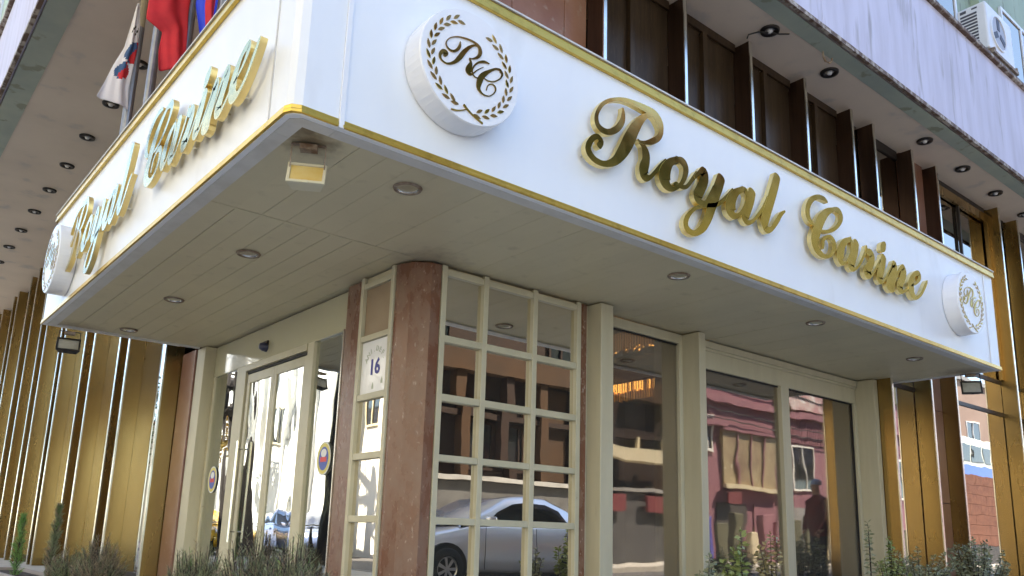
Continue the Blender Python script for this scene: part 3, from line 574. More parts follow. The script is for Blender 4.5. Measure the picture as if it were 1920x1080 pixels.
# gold trims: two ridges each
def trim(z0, z1, d, nm='gold_trim'):
    h = (z1-z0)
    for (za, zb, dd) in ((z0, z0+h*.42, d), (z0+h*.45, z1, d*.75)):
        Q(nm, B(1.715, XR+.02, CY-dd, CY-.0005, za, zb), gold_trim, .003)
        Q(nm, B(CX-dd, CX-.0005, 3.845, YL+.02, za, zb), gold_trim, .003)
        Q(nm, MB().prism([(1.69, CY-dd), (1.49, CY-dd), (1.452-dd*.5, CY+.016-dd*.5), (CX-dd, CY+.055), (CX-dd, 3.84), (CX-.0005, 3.84), (CX-.0005, CY+.059), (1.461, CY+.0215), (1.4995, CY-.0005), (1.69, CY-.0005)], za, zb), gold_trim, .002)
trim(2.004, 2.045, .016)
trim(3.095, 3.165, .026)
Q('cap_strip', MB().prism([(1.47, CY-.03), (XR+.024, CY-.03), (XR+.024, CY+.05), (1.52, CY+.05), (CX+.05, CY+.1), (CX+.05, YL+.02), (CX-.03, YL+.02), (CX-.03, CY+.05)], 3.166, 3.178), white_lip)
Q('roof_sheet', MB().prism([(CX+.05, CY+.101), (1.53, CY+.051), (XR, CY+.051), (XR, 4.64), (2.79, 4.64), (2.79, YL), (CX+.05, YL)], 3.13, 3.15), grey_concrete)
Q('joint_strip', B(1.693, 1.722, CY-.014, CY-.0005, 2.0, 3.09), disc_white, .003)
Q('joint_strip', B(9.72, 9.745, CY-.008, CY-.0005, 2.05, 3.09), disc_white, .003)
Q('joint_strip', B(CX-.006, CX-.0005, 3.825, 3.837, 2.05, 3.09), white_lip)
# soffit planks, running away from the long face
x = CX+.118
n_ = 0
while x < XR-.09:
    x1 = min(x+.168, XR-.083)
    y1 = 4.995 if x1 < 3.2 else 5.125
    dz = random.uniform(-.0012, .0012)
    Q('soffit_plank', B(x+.0012, x1-.0006, CY+.118, y1, 2.012+dz, 2.03), soffit_cream)
    if x < 3.2:
        xe = x1-.0015 if x1 < 3.2 else 3.16
        Q('soffit_plank', B(x+.002, xe, 4.999, YL-.083, 2.013-dz, 2.03), soffit_cream)
    x = x1
Q('joint_cover', B(1.56, 3.02, 4.985, 5.01, 2.0085, 2.0105), soffit_cream)

# ---- downlights set in the canopy soffit
dl0 = thing('ceiling_downlight', 'largest recessed round downlight in the canopy soffit, beside the amber floodlight', 'downlight', (2.36, 3.965, 2.006), 'round downlights under the canopy')
lk('trim_ring', MB().lathe((0, 0, 0), [(.062, .004), (.064, -.004), (.082, -.008), (.088, .003)], n=28).mesh('trim_ring', rusty, True), dl0)
lk('reflector', MB().lathe((0, 0, 0), [(.063, -.003), (.05, .03), (.02, .045), (.0005, .047)], n=28).mesh('reflector', reflector, True), dl0)
for (px_, py_, lb) in ((2.13, 5.79, 'downlight over the left side of the canopy, second back from the corner'),
                       (2.13, 7.48, 'downlight over the entrance doors, second from the far left end'),
                       (2.16, 9.01, 'small downlight at the far left end of the canopy soffit'),
                       (4.77, 3.91, 'downlight above the first cream column, under the word Royal'),
                       (6.72, 3.92, 'downlight above the big shop windows, under the word Carine'),
                       (8.77, 3.97, 'smallest downlight at the far right end of the canopy soffit')):
    copy_thing(dl0, (px_, py_, 2.006), lb)

# ---- downlights in the overhang
ol = thing('overhang_downlight', 'dark ringed downlight on the right overhang with a loose cable beside it', 'downlight', (6.97, 4.42, 5.396), 'bare downlights in the building overhang')
lk('ring', MB().lathe((0, 0, 0), [(.05, .02), (.055, -.015), (.10, -.02), (.105, .001)], n=20).mesh('ring', dark_metal, True), ol)
lk('bulb', MB().lathe((0, 0, 0), [(.001, -.035), (.022, -.03), (.030, -.015), (.028, .02)], n=14).mesh('bulb', plastic_white, True), ol)
ords = ['second', 'third', 'fourth', 'fifth', 'sixth', 'seventh']
for i, xx in enumerate((8.17, 10.62, 11.85, 13.07, 14.28, 15.5)):
    copy_thing(ol, (xx, 4.42+.02*i, 5.396), 'dark ringed downlight on the right overhang, %s from the one with the cable' % ['first', 'second', 'third', 'fourth', 'fifth', 'sixth'][i])
for i, yy in enumerate((9.80, 11.06, 12.30, 13.55, 14.80, 16.05, 17.30, 18.55, 19.8)):
    copy_thing(ol, (2.07, yy, 5.396), ['downlight on the left overhang just behind the red flag pole', 'downlight on the left overhang peeping out under the white flag'][i] if i < 2 else 'dark ringed downlight on the left overhang, %s beyond the white flag' % ['first', 'second', 'third', 'fourth', 'fifth', 'sixth', 'seventh'][i-2])
tag(MB().tube([(6.9, 4.66, 5.385), (6.84, 4.6, 5.372), (6.88, 4.5, 5.375), (6.97, 4.42, 5.37), (7.06, 4.36, 5.36), (7.15, 4.30, 5.372)], .008, 6).build('loose_cable', cable_m), 'thin black cable looping across the overhang soffit to a downlight', 'cable')
tag(MB().tube([(7.74, 4.25, 5.394), (7.74, 4.25, 5.33), (7.76, 4.24, 5.28), (7.82, 4.22, 5.27), (7.85, 4.21, 5.31), (7.85, 4.21, 5.34)], .011, 6).build('ceiling_hook', rusty), 'bent metal hook hanging from the green band of the overhang', 'hook')

# ================================================================== LETTERING
def smooth(pts, n=5):
    out = []
    L = len(pts); closed = pts[0][:2] == pts[-1][:2]
    def g_(i):
        if closed: return pts[i % (L-1)]
        return pts[min(max(i, 0), L-1)]
    for i in range(L-1):
        p0, p1, p2, p3 = g_(i-1), g_(i), g_(i+1), g_(i+2)
        for k in range(n):
            t = k/n
            out.append(tuple(.5*((2*p1[j])+(-p0[j]+p2[j])*t+(2*p0[j]-5*p1[j]+4*p2[j]-p3[j])*t*t+(-p0[j]+3*p1[j]-3*p2[j]+p3[j])*t**3) for j in range(3)))
    out.append(pts[-1])
    return out
def stroke(mb, pts, d0, d1, mp, n=5):
    """ribbon of varying width with rounded ends, extruded from depth d0 (front) to d1 (back); mp maps (u, v, depth) to a point"""
    s = smooth(pts, n); m = len(s)
    Lf, Rt = [], []
    for i in range(m):
        a, b_ = s[max(i-1, 0)], s[min(i+1, m-1)]
        tx, ty = b_[0]-a[0], b_[1]-a[1]; q = math.hypot(tx, ty) or 1; tx /= q; ty /= q
        h = max(s[i][2], .003)/2
        Lf.append((s[i][0]-ty*h, s[i][1]+tx*h)); Rt.append((s[i][0]+ty*h, s[i][1]-tx*h))
    vs = []
    for (p, q) in zip(Lf, Rt):
        vs += [mp(p[0], p[1], d0), mp(q[0], q[1], d0), mp(p[0], p[1], d1), mp(q[0], q[1], d1)]
    o = len(mb.v)
    mb.v += vs
    def F(ix, mi): mb.f.append([o+i for i in ix]); mb.mi.append(mi)
    for i in range(m-1):
        a, b_ = 4*i, 4*i+4
        F((a, b_, b_+1, a+1), 0); F((a+2, a+3, b_+3, b_+2), 1)
        F((a, a+2, b_+2, b_), 1); F((a+1, b_+1, b_+3, a+3), 1)
    if pts[0][:2] != pts[-1][:2]:
        F((0, 1, 3, 2), 1); b_ = 4*(m-1); F((b_, b_+2, b_+3, b_+1), 1)
        # round caps
        for e, sg in ((0, -1), (m-1, 1)):
            a = s[e]; c_ = s[e-sg]
            h = a[2]/2
            if h < .008: continue
            ang = math.atan2(a[1]-c_[1], a[0]-c_[0])
            ring = [(a[0]+h*.6*math.cos(t)*math.cos(ang)-h*math.sin(t)*math.sin(ang), a[1]+h*.6*math.cos(t)*math.sin(ang)+h*math.sin(t)*math.cos(ang)) for t in [(-.5+k/6)*PI for k in range(7)]]
            oo = len(mb.v)
            mb.v += [mp(p[0], p[1], d0) for p in ring]+[mp(p[0], p[1], d1) for p in ring]
            mb.f.append([oo+k for k in range(7)]); mb.mi.append(0)
            for k in range(6): mb.f.append([oo+k, oo+k+1, oo+8+k, oo+7+k]); mb.mi.append(1)
def group_letters(data):
    out = []
    word = ['R', 'o', 'y', 'a', 'l', 'C', 'a', 'r', 'i', 'n', 'e']
    k = 0; cur = None
    seq = []
    for let, pts in data:
        if cur != let: seq.append((let, [])); cur = let
        seq[-1][1].append(pts)
    return seq
def word_sign(label, mp, loc):
    t = thing('sign_lettering', label, 'sign lettering', loc)
    for let, sts in group_letters(SIGN):
        mb = MB()
        for k, s_ in enumerate(sts):
            stroke(mb, s_, 0.0012*k, .040, mp)
        me = mb.mesh('letter', [gold, gold_side_lit])
        o = link('letter', me, t)
        for s_ in (sts[0][len(sts[0])//3], sts[-1][2*len(sts[-1])//3]):
            link('standoff_pin', MB().tube([mp(s_[0], s_[1], .039), mp(s_[0], s_[1], .0775)], .006, 6).mesh('standoff_pin', edge_metal), t)
    return t
word_sign('gold script words Royal Carine on the long right-hand face of the canopy', lambda u, v, d: (u, 3.480+d, v), (3.3, 3.5, 2.1))
word_sign('gold script words Royal Carine on the steep left-hand face of the canopy', lambda u, v, d: (1.362+d, 8.28-(u-3.347)*.93, (v-2.6)*.95+2.49), (1.4, 8.3, 2.1))

def emblem(label, mp, cu, cv, r, loc):
    """round box with laurel wreath and monogram; mp(u, v, depth)"""
    t = thing('round_emblem', label, 'emblem', loc)
    n = 56
    mb = MB(); vs = []
    prof = [(r*.999, .155), (r, .008), (r*.985, 0)]
    for rr, d in prof:
        for k in range(n): vs.append(mp(cu+rr*math.cos(2*PI*k/n), cv+rr*math.sin(2*PI*k/n), d))
    mb.add(vs, [(i*n+k, i*n+(k+1) % n, (i+1)*n+(k+1) % n, (i+1)*n+k) for i in range(2) for k in range(n)]+[tuple(range(2*n, 3*n)), tuple(range(n))])
    link('disc', mb.mesh('disc', disc_white), t)
    f = r/.34
    for nm, idx in (('letter', [i for i, e in enumerate(EMB) if e[0] == 'R']), ('letter', [i for i, e in enumerate(EMB) if e[0] == 'C']), ('laurel_stem', [i for i, e in enumerate(EMB) if e[0] == 'stem'])):
        mb = MB()
        for k, i in enumerate(idx):
            stroke(mb, [(cu+a*f, cv+b_*f, w_*f*1.05) for a, b_, w_ in EMB[i][1]], -.006+.0008*k-(.0004 if nm == 'letter' else 0), .001, mp, 6)
        link(nm, mb.mesh(nm, [gold, bronze_leaf]), t)
    def leafm(ang, rad, side, ln, mi):
        a = R(ang); px_, py_ = cu+rad*f*math.cos(a), cv+rad*f*math.sin(a)
        dirn = a+side*PI/2
        dirn += (-.38*side if rad > .27 else .38*side)
        mb = MB(); h = ln*f/2; wd = .0105*f
        prof_ = [(-1, 0), (-.6, .7), (-.1, 1), (.45, .72), (1, 0), (.45, -.62), (-.1, -.85), (-.6, -.6)]
        pts = [(px_+h*p*math.cos(dirn)-wd*q*math.sin(dirn), py_+h*p*math.sin(dirn)+wd*q*math.cos(dirn)) for p, q in prof_]
        mb.add([mp(p, q, -.005) for p, q in pts]+[mp(p, q, .001) for p, q in pts], [tuple(range(8))]+[(k, (k+1) % 8, 8+(k+1) % 8, 8+k) for k in range(8)])
        link('laurel_leaf', mb.mesh('laurel_leaf', [gold if mi else bronze_leaf]), t)
    for i in range(12):
        an = 248-i*12.2
        leafm(an, .289 if i else .275, -1, .054, i in (2, 5, 7, 8, 9)); leafm(an-5, .258, -1, .052, i % 3 == 1)
    for i in range(12):
        an = -80+i*12.6
        leafm(an, .286, 1, .054, i in (3, 8, 9, 11)); leafm(an+5, .252, 1, .05, i in (1, 6, 8))
    return t
emblem('large round white emblem with RC monogram beside the canopy corner', lambda u, v, d: (u, 3.40+d, v), 2.385, 2.555, .34, (2.385, 3.5, 2.3))
emblem('round white emblem at the far right end of the canopy, after the gold words', lambda u, v, d: (u, 3.40+d, v), 8.93, 2.555, .335, (8.93, 3.5, 2.3))
emblem('round white emblem at the far left end of the canopy seen almost edge on', lambda u, v, d: (1.28+d, -u, v), -8.44, 2.425, .325, (1.4, 8.44, 2.2))

# ================================================================== FLOODLIGHTS
def floodlight(name_label, loc, rz, tilt, scale, amber, drop):
    t = thing('floodlight', name_label, 'floodlight', loc)
    t.rotation_euler = (0, 0, rz)
    s = scale
    m_body = lamp_rim if amber else dark_metal
    # yoke from the soffit
    w_ = .088*s
    lk('bracket', MB().tube([(-w_, 0, drop), (-w_, 0, -.02*s)], .004*s, 6).tube([(w_, 0, drop), (w_, 0, -.02*s)], .004*s, 6).box(-w_, w_, -.012*s, .012*s, drop-.006, drop-.001).mesh('bracket', rusty if amber else dark_metal), t)
    rot = (tilt, 0, 0)
    hd = bpy.data.objects.new('housing', None)
    body = MB()
    fw, fh = .095*s, .065*s; bw, bh = .075*s, .045*s; d = .075*s
    body.add([(-fw, 0, -fh), (fw, 0, -fh), (fw, 0, fh), (-fw, 0, fh), (-bw, d, -bh), (bw, d, -bh), (bw, d, bh), (-bw, d, bh)], [(4, 5, 6, 7), (0, 4, 5, 1), (1, 5, 6, 2), (2, 6, 7, 3), (3, 7, 4, 0)][:0]+[(7, 6, 5, 4), (0, 1, 5, 4), (1, 2, 6, 5), (2, 3, 7, 6), (3, 0, 4, 7), (0, 3, 2, 1)])
    b_ = lk('housing', body.mesh('housing', m_body), t, bevel=.003, rot=rot, loc=(0, 0, -.03*s))
    rim = MB().box(-fw-.004*s, fw+.004*s, -.016*s, 0, fh-.012*s, fh+.004*s).box(-fw-.004*s, fw+.004*s, -.016*s, 0, -fh-.004*s, -fh+.012*s).box(-fw-.004*s, -fw+.012*s, -.016*s, 0, -fh+.012*s, fh-.012*s).box(fw-.012*s, fw+.004*s, -.016*s, 0, -fh+.012*s, fh-.012*s)
    lk('front_frame', rim.mesh('front_frame', m_body), t, bevel=.002, rot=rot, loc=(0, 0, -.03*s))
    lk('lens', B(-fw+.012*s, fw-.012*s, -.008*s, -.002*s, -fh+.012*s, fh-.012*s).mesh('lens', lamp_glass if amber else mat('lamp_dusty_glass', (.30, .29, .25), .25, c2=(.38, .37, .32), scale=12)), t, rot=rot, loc=(0, 0, -.03*s))
    ribs = MB()
    for k in range(9): ribs.box(-fw*.85+k*fw*.2, -fw*.85+k*fw*.2+.006*s, .0, .05*s, fh*.75, fh+.012*s)
    lk('cooling_fins', ribs.mesh('cooling_fins', m_body), t, rot=rot, loc=(0, 0, -.03*s))
    lk('junction_box', B(-.045*s, .045*s, -.03*s, .03*s, drop-.035, drop-.007).mesh('junction_box', rusty), t)
    lk('latch', B(-.012*s, .012*s, -.024*s, -.016*s, -fh-.014*s, -fh+.004*s).mesh('latch', m_body), t, rot=rot, loc=(0, 0, -.03*s))
    return t
floodlight('amber square floodlight hanging under the canopy corner', (1.675, 3.845, 1.865), R(-30), R(-22), 1.0, True, .14)
t = floodlight('dark floodlight hanging under the far left end of the canopy', (1.72, 9.50, 1.885), R(-12), R(-25), 1.12, False, .11)
t = floodlight('dark floodlight hanging under the far right end of the canopy', (9.90, 3.86, 1.865), R(-55), R(-12), 1.12, False, .13)

# ================================================================== SMALL THINGS ON THE FRONT
t = thing('motion_sensor', 'small dark blue door sensor on the cream lintel over the sliding doors', 'sensor', (3.12, 7.73, 1.76))
MB().lathe((3.118, 7.73, 1.78), [(.001, -.075), (.03, -.07), (.045, -.04), (.05, -.001)], 'x', 16).build('cover', mat('sensor_blue', (.04, .045, .09), .3), t, smooth=True)
B(3.10, 3.117, 7.68, 7.78, 1.795, 1.84).build('base', dark_metal, t)

def text_mesh(name, body, size, matm, parent, loc, rot, extrude=.001, align='CENTER'):
    cu = bpy.data.curves.new(name, 'FONT'); cu.body = body; cu.size = size; cu.extrude = extrude
    cu.align_x = align; cu.align_y = 'CENTER'; cu.resolution_u = 2
    if len(body) > 1: cu.offset = .005
    ob = bpy.data.objects.new(name, cu); col.objects.link(ob)
    bpy.context.view_layer.update()
    me = bpy.data.meshes.new_from_object(ob.evaluated_get(bpy.context.evaluated_depsgraph_get()))
    bpy.data.objects.remove(ob)
    me.materials.clear(); me.materials.append(matm)
    o = bpy.data.objects.new(name, me); col.objects.link(o); o.rotation_euler = rot
    o.location = loc
    if parent is not None:
        o.parent = parent; o.matrix_parent_inverse = Matrix.Translation(-parent_world(parent))
    return o
t = thing('number_plate', 'white street number plate 16 behind the narrow window beside the granite pier', 'number plate', (3.055, 5.46, 1.05))
B(3.056, 3.062, 5.256, 5.661, 1.05, 1.462).build('plate', plate_white, t)
RX = (PI/2, 0, -PI/2)
nums = text_mesh('number', '16', .165, text_blue, t, (3.0545, 5.455, 1.245), RX)
nums.data.transform(Matrix.Scale(1, 4))
bld = nums
for i, chh in enumerate('ANI.DEF.'):
    a = R(150-i*17.5)
    text_mesh('letter', chh, .06, text_faint, t, (3.055, 5.455-.15*math.cos(a), 1.24+.15*math.sin(a)), (PI/2, -(a-PI/2), -PI/2))
for k, (yy, zz) in enumerate(((5.47, 1.10), (5.34, 1.13))):
    MB().add([(3.0555, yy-.014, zz-.02), (3.0555, yy+.014, zz-.02), (3.0555, yy+.016, zz), (3.0555, yy, zz+.035), (3.0555, yy-.012, zz+.01)], [(0, 1, 2, 3, 4)]).build('flower_mark', text_faint, t)

def sticker(label, y, z, s, xx=3.128):
    t = thing('door_sticker', label, 'sticker', (xx, y, z))
    def el(nm, a, b_, dx, m_, zc=z):
        MB().add([(xx-dx, y+a*math.cos(k*PI/12), zc+b_*math.sin(k*PI/12)) for k in range(24)], [tuple(range(24))]).build(nm, m_, t)
    el('white_rim', .125*s, .14*s, .0000, sticker_white); el('yellow_ring', .115*s, .128*s, .0008, sticker_yellow)
    el('blue_field', .085*s, .098*s, .0016, sticker_blue); el('grey_crest', .05*s, .035*s, .0024, sticker_white, z+.045*s)
    B(xx-.003, xx-.0024, y-.055*s, y+.055*s, z-.028*s, z+.012*s).build('red_bar', sticker_red, t)
sticker('round yellow ringed sticker on the glass nearest the granite pier', 6.33, .61, 1.0)
sticker('round yellow ringed sticker on the narrow far left door pane', 8.86, .53, 1.0)

# ================================================================== FLAGS
def pole(label, x, y, z1, sleeve=False):
    t = thing('flag_pole', label, 'flag pole', (x, y, 3.15), 'flag poles on the canopy roof')
    if sleeve:
        MB().tube([(x, y, 3.151), (x, y, 4.9)], .036, 12).build('lower_tube', pole_grey, t, smooth=False)
        MB().tube([(x, y, 4.9), (x, y, z1)], .034, 12).build('upper_tube', pole_beige, t)
    else:
        MB().tube([(x, y, 3.151), (x, y, z1-.04)], .040, 14).build('tube', pole_grey, t)
    MB().lathe((x, y, z1-.04), [(.034, 0), (.036, .02), (.02, .035), (.001, .04)], n=12).build('cap', plastic_white, t, smooth=True)
    MB().box(x-.09, x+.09, y-.09, y+.09, 3.151, 3.165).build('base_plate', pole_grey, t)
pole('grey flag pole with the white flag hanging from it', 1.70, 8.2, 5.36, True)
pole('short bare flag pole with a white cap behind the red flag', 1.655, 7.3, 4.46)
pole('flag pole carrying the plain red flag', 1.70, 6.5, 5.36)
pole('flag pole carrying the blue and red flag, nearest the canopy corner', 1.77, 5.85, 5.36)
pole('flag pole with nothing on it, furthest back beside the white flag', 1.755, 8.55, 5.36)

def flag(name, label, outline, y0, fold, mats, mfun, nx=26, nz=44):
    """outline(t) -> (x_left, x_right, z) as t runs 0 (top) to 1 (foot)"""
    mb = MB(); vs = []
    for j in range(nz+1):
        t = j/nz; xl, xr, zl, zr = outline(t)
        for i in range(nx+1):
            s = i/nx
            x = xr+(xl-xr)*s; z = zr+(zl-zr)*s
            y = y0+fold*math.sin(s*6.5+t*2.6)*(.35+.65*s)*(.5+.5*t)+.22*fold*math.sin(s*15+t*7)
            vs.append((x, y, z))
    mb.v = vs
    for j in range(nz):
        for i in range(nx):
            a = j*(nx+1)+i
            mb.f.append([a, a+1, a+nx+2, a+nx+1]); mb.mi.append(mfun((i+.5)/nx, (j+.5)/nz))
    o = mb.build(name, mats, smooth=True)
    md = o.modifiers.new('thickness', 'SOLIDIFY'); md.thickness = .002
    return tag(o, label, 'flag', 'flags hanging on the poles')
def lerp(tab, t):
    for (a, *va), (b_, *vb) in zip(tab[:-1], tab[1:]):
        if t <= b_:
            k = (t-a)/(b_-a); return [p+(q-p)*k for p, q in zip(va, vb)]
    return list(tab[-1][1:])
def kor(s, t):
    # taegeuk seen twice through the folds, with black bars near the top
    def disc(cs, ct, rs, rt):
        d = ((s-cs)/rs)**2+((t-ct)/rt)**2
        if d > 1: return None
        return 1 if (s-cs)/rs-.35*math.sin((t-ct)/rt*3) < 0 else 2
    for a in (disc(.22, .46, .52, .105), disc(.50, .66, .34, .085)):
        if a is not None: return a
    if .20 < t < .30 and .15 < s < .75 and int((t*100+s*6)) % 3 == 0: return 3
    return 0
flag('korean_flag', 'white flag with red and blue circle hanging limp from the leftmost pole',
     lambda t: lerp([(0, 1.625, 1.645, 5.10, 5.12), (.2, 1.595, 1.68, 4.84, 4.90), (.4, 1.57, 1.685, 4.60, 4.66), (.6, 1.50, 1.67, 4.39, 4.42), (.8, 1.45, 1.655, 4.20, 4.18), (1, 1.395, 1.68, 4.01, 3.97)], t),
     8.14, .035, [flag_white, flag_red, flag_navy, flag_black], kor)
flag('red_flag', 'plain red flag hanging in heavy folds between two poles',
     lambda t: lerp([(0, 1.40, 1.69, 5.0, 5.05), (.40, 1.37, 1.68, 4.28, 4.5), (.52, 1.365, 1.67, 3.96, 4.2), (.56, 1.43, 1.67, 3.93, 4.12), (.64, 1.50, 1.68, 3.90, 4.0), (.85, 1.49, 1.69, 3.72, 3.80), (1, 1.505, 1.695, 3.56, 3.63)], t),
     6.44, .035, [flag_red], lambda s, t: 0)
flag('blue_and_red_flag', 'blue flag with a red stripe at the top edge of the canopy',
     lambda t: lerp([(0, 1.55, 1.72, 5.0, 5.05), (.5, 1.55, 1.71, 4.2, 4.25), (.8, 1.555, 1.70, 3.84, 3.86), (1, 1.61, 1.69, 3.58, 3.68)], t),
     5.80, .04, [flag_blue, flag_red], lambda s, t: 1 if .12 < s < .62 else 0)

# ================================================================== AIR CONDITIONER
t = thing('air_conditioner', 'white air conditioner outdoor unit on a bracket above the stained concrete fascia', 'air conditioner', (12.6, 4.2, 7.2))
x0, x1, y0, y1, z0, z1 = 12.35, 13.35, 4.10, 4.52, 7.42, 8.22
B(x0, x1, y0, y1, z0, z1).build('casing', plastic_white, t, bevel=.025)
n_sl = 11
for i in range(n_sl):
    zz = z0+.09+i*.055
    B(x0-.006, x0+.002, y0+.13, y1-.05, zz, zz+.030).build('vent_slot', grille_dark, t)
B(x0-.005, x0+.002, y0+.12, y0+.20, z1-.075, z1-.05).build('maker_mark', grille_dark, t)
B(x0-.005, x0+.002, y1-.14, y1-.05, z1-.09, z1-.045).build('maker_mark', grille_dark, t)
MB().lathe((x0+.42, y0-.001, (z0+z1)/2), [(.30, .0), (.29, -.018), (.27, -.018), (.265, -.002)], 'y', 30).build('fan_ring', plastic_white, t)
MB().lathe((x0+.42, y0-.002, (z0+z1)/2), [(.001, -.004), (.265, -.004)], 'y', 30).build('fan_grille', mat('fan_grey', (.38, .38, .42), .5), t)
for k in range(3):
    a = k*2*PI/3
    MB().box(-.05, .05, -.012, -.006, .05, .24).build('fan_blade', grille_dark, t).matrix_world
    o = [c for c in kids(t) if c.name.startswith('fan_blade')][-1]
    o.matrix_parent_inverse = Matrix.Translation(-parent_world(t)); o.location = (x0+.42, y0, (z0+z1)/2); o.rotation_euler = (0, a, 0)
MB().box(x0+.05, x0+.10, y0-.05, 4.75, z0-.05, z0-.001).box(x1-.10, x1-.05, y0-.05, 4.75, z0-.05, z0-.001).box(x0+.02, x1-.02, y0-.05, y0-.01, z0-.1, z0-.051).build('bracket', rusty, t)
tag(MB().tube([(11.30, 4.72, 8.7), (11.33, 4.70, 8.3), (11.30, 4.72, 8.0), (11.36, 4.70, 7.9)], .012, 6).build('wall_cable', cable_m), 'short dark cable end on the pale green wall left of the air conditioner', 'cable')

# ================================================================== CHANDELIER AND LOBBY
t = thing('chandelier', 'lit rectangular crystal chandelier behind the narrow shop window', 'chandelier', (7.0, 6.2, 2.49))
B(6.5, 7.5, 5.6, 7.0, 2.44, 2.499).build('ceiling_plate', interior_ceiling, t)
B(6.9, 7.2, 6.1, 6.5, 2.10, 2.439).build('stem', dark_metal, t)
B(6.50, 7.35, 5.68, 6.95, 1.71, 1.97).build('drum', mat('drum_grey', (.20, .19, .16), .5), t)
rnd = random.Random(3)
def rods(nm, x0, x1, y0, y1, ztop, zb, nx, ny, m_, jit):
    mb = MB(); dimm = [m_, crystal_far]
    for i in range(nx):
        for j in range(ny):
            mb.cur = 1 if rnd.random() < .45 else 0
            if i > 0 and (j > 0 or i > nx*.4): continue
            xx = x0+(x1-x0)*i/(nx-1)+rnd.uniform(-.004, .004); yy = y0+(y1-y0)*j/(ny-1)
            l_ = zb-rnd.random()*jit
            mb.box(xx-.005, xx+.005, yy-.006, yy+.006, l_, ztop-.001)
    stuff(mb.build(nm, dimm, t))
rods('crystal_fringe', 6.46, 7.6, 5.5, 7.05, 1.68, 1.60, 30, 46, crystal_m, .03)
rods('crystal_rods', 6.47, 7.59, 5.51, 7.04, 1.60, 1.50, 28, 44, crystal_dim, .03)
rods('upper_crystals', 6.36, 7.5, 5.56, 7.2, 2.22, 2.02, 30, 46, crystal_far, .04)
B(6.47, 7.59, 5.51, 7.04, 1.685, 1.705).build('frame', dark_metal, t)
for k in range(18):
    yy = 5.6+rnd.random()*1.3
    MB().lathe((6.40+rnd.random()*.03, yy, 2.01+rnd.random()*.05), [(.001, -.012), (.012, 0), (.001, .012)], n=8).build('bulb', crystal_m, t)

# person behind the shop glass
def skin_body(name, joints, edges, root, sub=2):
    me = bpy.data.meshes.new(name)
    bm = bmesh.new(); L = bm.verts.layers.skin.verify()
    vv = [bm.verts.new(j[:3]) for j in joints]
    for a, b_ in edges: bm.edges.new((vv[a], vv[b_]))
    for v, j in zip(vv, joints): v[L].radius = (j[3], j[4] if len(j) > 4 else j[3])
    vv[root][L].use_root = True
    bm.to_mesh(me); bm.free()
    ob = bpy.data.objects.new(name, me); col.objects.link(ob)
    ob.modifiers.new('skin', 'SKIN').use_smooth_shade = True
    s = ob.modifiers.new('sub', 'SUBSURF'); s.levels = sub; s.render_levels = sub
    bpy.context.view_layer.update()
    m2 = bpy.data.meshes.new_from_object(ob.evaluated_get(bpy.context.evaluated_depsgraph_get()))
    bpy.data.objects.remove(ob); bpy.data.meshes.remove(me)
    return m2
# local frame: faces -y, stands on z=0, 1.62 m tall
J = [(0, 0, .86, .215, .17), (0, 0, 1.05, .205, .165), (0, .01, 1.22, .215, .16), (0, .02, 1.35, .15, .12), (0, .0, 1.43, .058), (0, -.02, 1.50, .075, .085), (0, -.025, 1.58, .078, .092), (0, -.015, 1.65, .05, .06),
     (.20, .02, 1.31, .09), (.29, .02, 1.08, .07), (.25, -.08, .88, .036), (.25, -.11, .82, .030, .018),
     (-.20, .02, 1.31, .09), (-.29, -.02, 1.08, .07), (-.24, -.12, .90, .036), (-.24, -.16, .84, .030, .018),
     (.095, 0, .84, .092), (.10, -.01, .48, .062), (.10, .02, .09, .042), (.10, -.10, .035, .038, .03),
     (-.095, 0, .84, .092), (-.10, -.01, .48, .062), (-.10, .02, .09, .042), (-.10, -.10, .035, .038, .03)]
E_ = [(0, 1), (1, 2), (2, 3), (3, 4), (4, 5), (5, 6), (6, 7), (3, 8), (8, 9), (9, 10), (10, 11), (3, 12), (12, 13), (13, 14), (14, 15), (0, 16), (16, 17), (17, 18), (18, 19), (0, 20), (20, 21), (21, 22), (22, 23)]
bm_ = skin_body('body', J, E_, 0)
bm_.materials.clear()
for m_ in (skin_m, jacket_m, trouser_m): bm_.materials.append(m_)
for p in bm_.polygons:
    c = p.center
    p.material_index = 0 if (c.z > 1.43 or (abs(c.x) > .19 and c.z < .89)) else (1 if c.z > .80 else 2)
# passer-by on the pavement to the right, mirrored by the right shop window
t = thing('person', 'person with blue grey hair in a maroon jacket, mirrored in the right shop window', 'person', (12.2, 2.95, GROUND+.131))
t.rotation_euler = (0, 0, R(-65))
lk('body', bm_, t)
hair = MB(); vs = []
for i in range(9):
    for k in range(18):
        a = 2*PI*k/18; ph = i/8*PI*.52
        vs.append((.092*math.sin(ph)*math.cos(a), -.012+.104*math.sin(ph)*math.sin(a)+.012, 1.605+.098*math.cos(ph)))
hair.add(vs, [(i*18+k, i*18+(k+1) % 18, (i+1)*18+(k+1) % 18, (i+1)*18+k) for i in range(8) for k in range(18)])
lk('hair', hair.mesh('hair', hair_m, True), t)
for sx in (-1, 1):
    lk('ear', MB().lathe((sx*.083, -.01, 1.555), [(.001, -.008*1), (.02, -.004), (.022, .006), (.001, .008)], 'x', 10).mesh('ear', skin_m, True), t)
    lk('eye', MB().lathe((sx*.031, -.104, 1.575), [(.001, -.008), (.010, -.004), (.012, .004)], 'y', 8).mesh('eye', trouser_m, True), t)
lk('nose', MB().add([(0, -.128, 1.54), (-.014, -.10, 1.535), (.014, -.10, 1.535), (0, -.105, 1.585)], [(0, 1, 3), (0, 3, 2), (0, 2, 1), (1, 2, 3)]).mesh('nose', skin_m), t)
lk('mouth', B(-.022, .022, -.106, -.098, 1.505, 1.513).mesh('mouth', mat('lips', (.3, .09, .08), .5)), t)
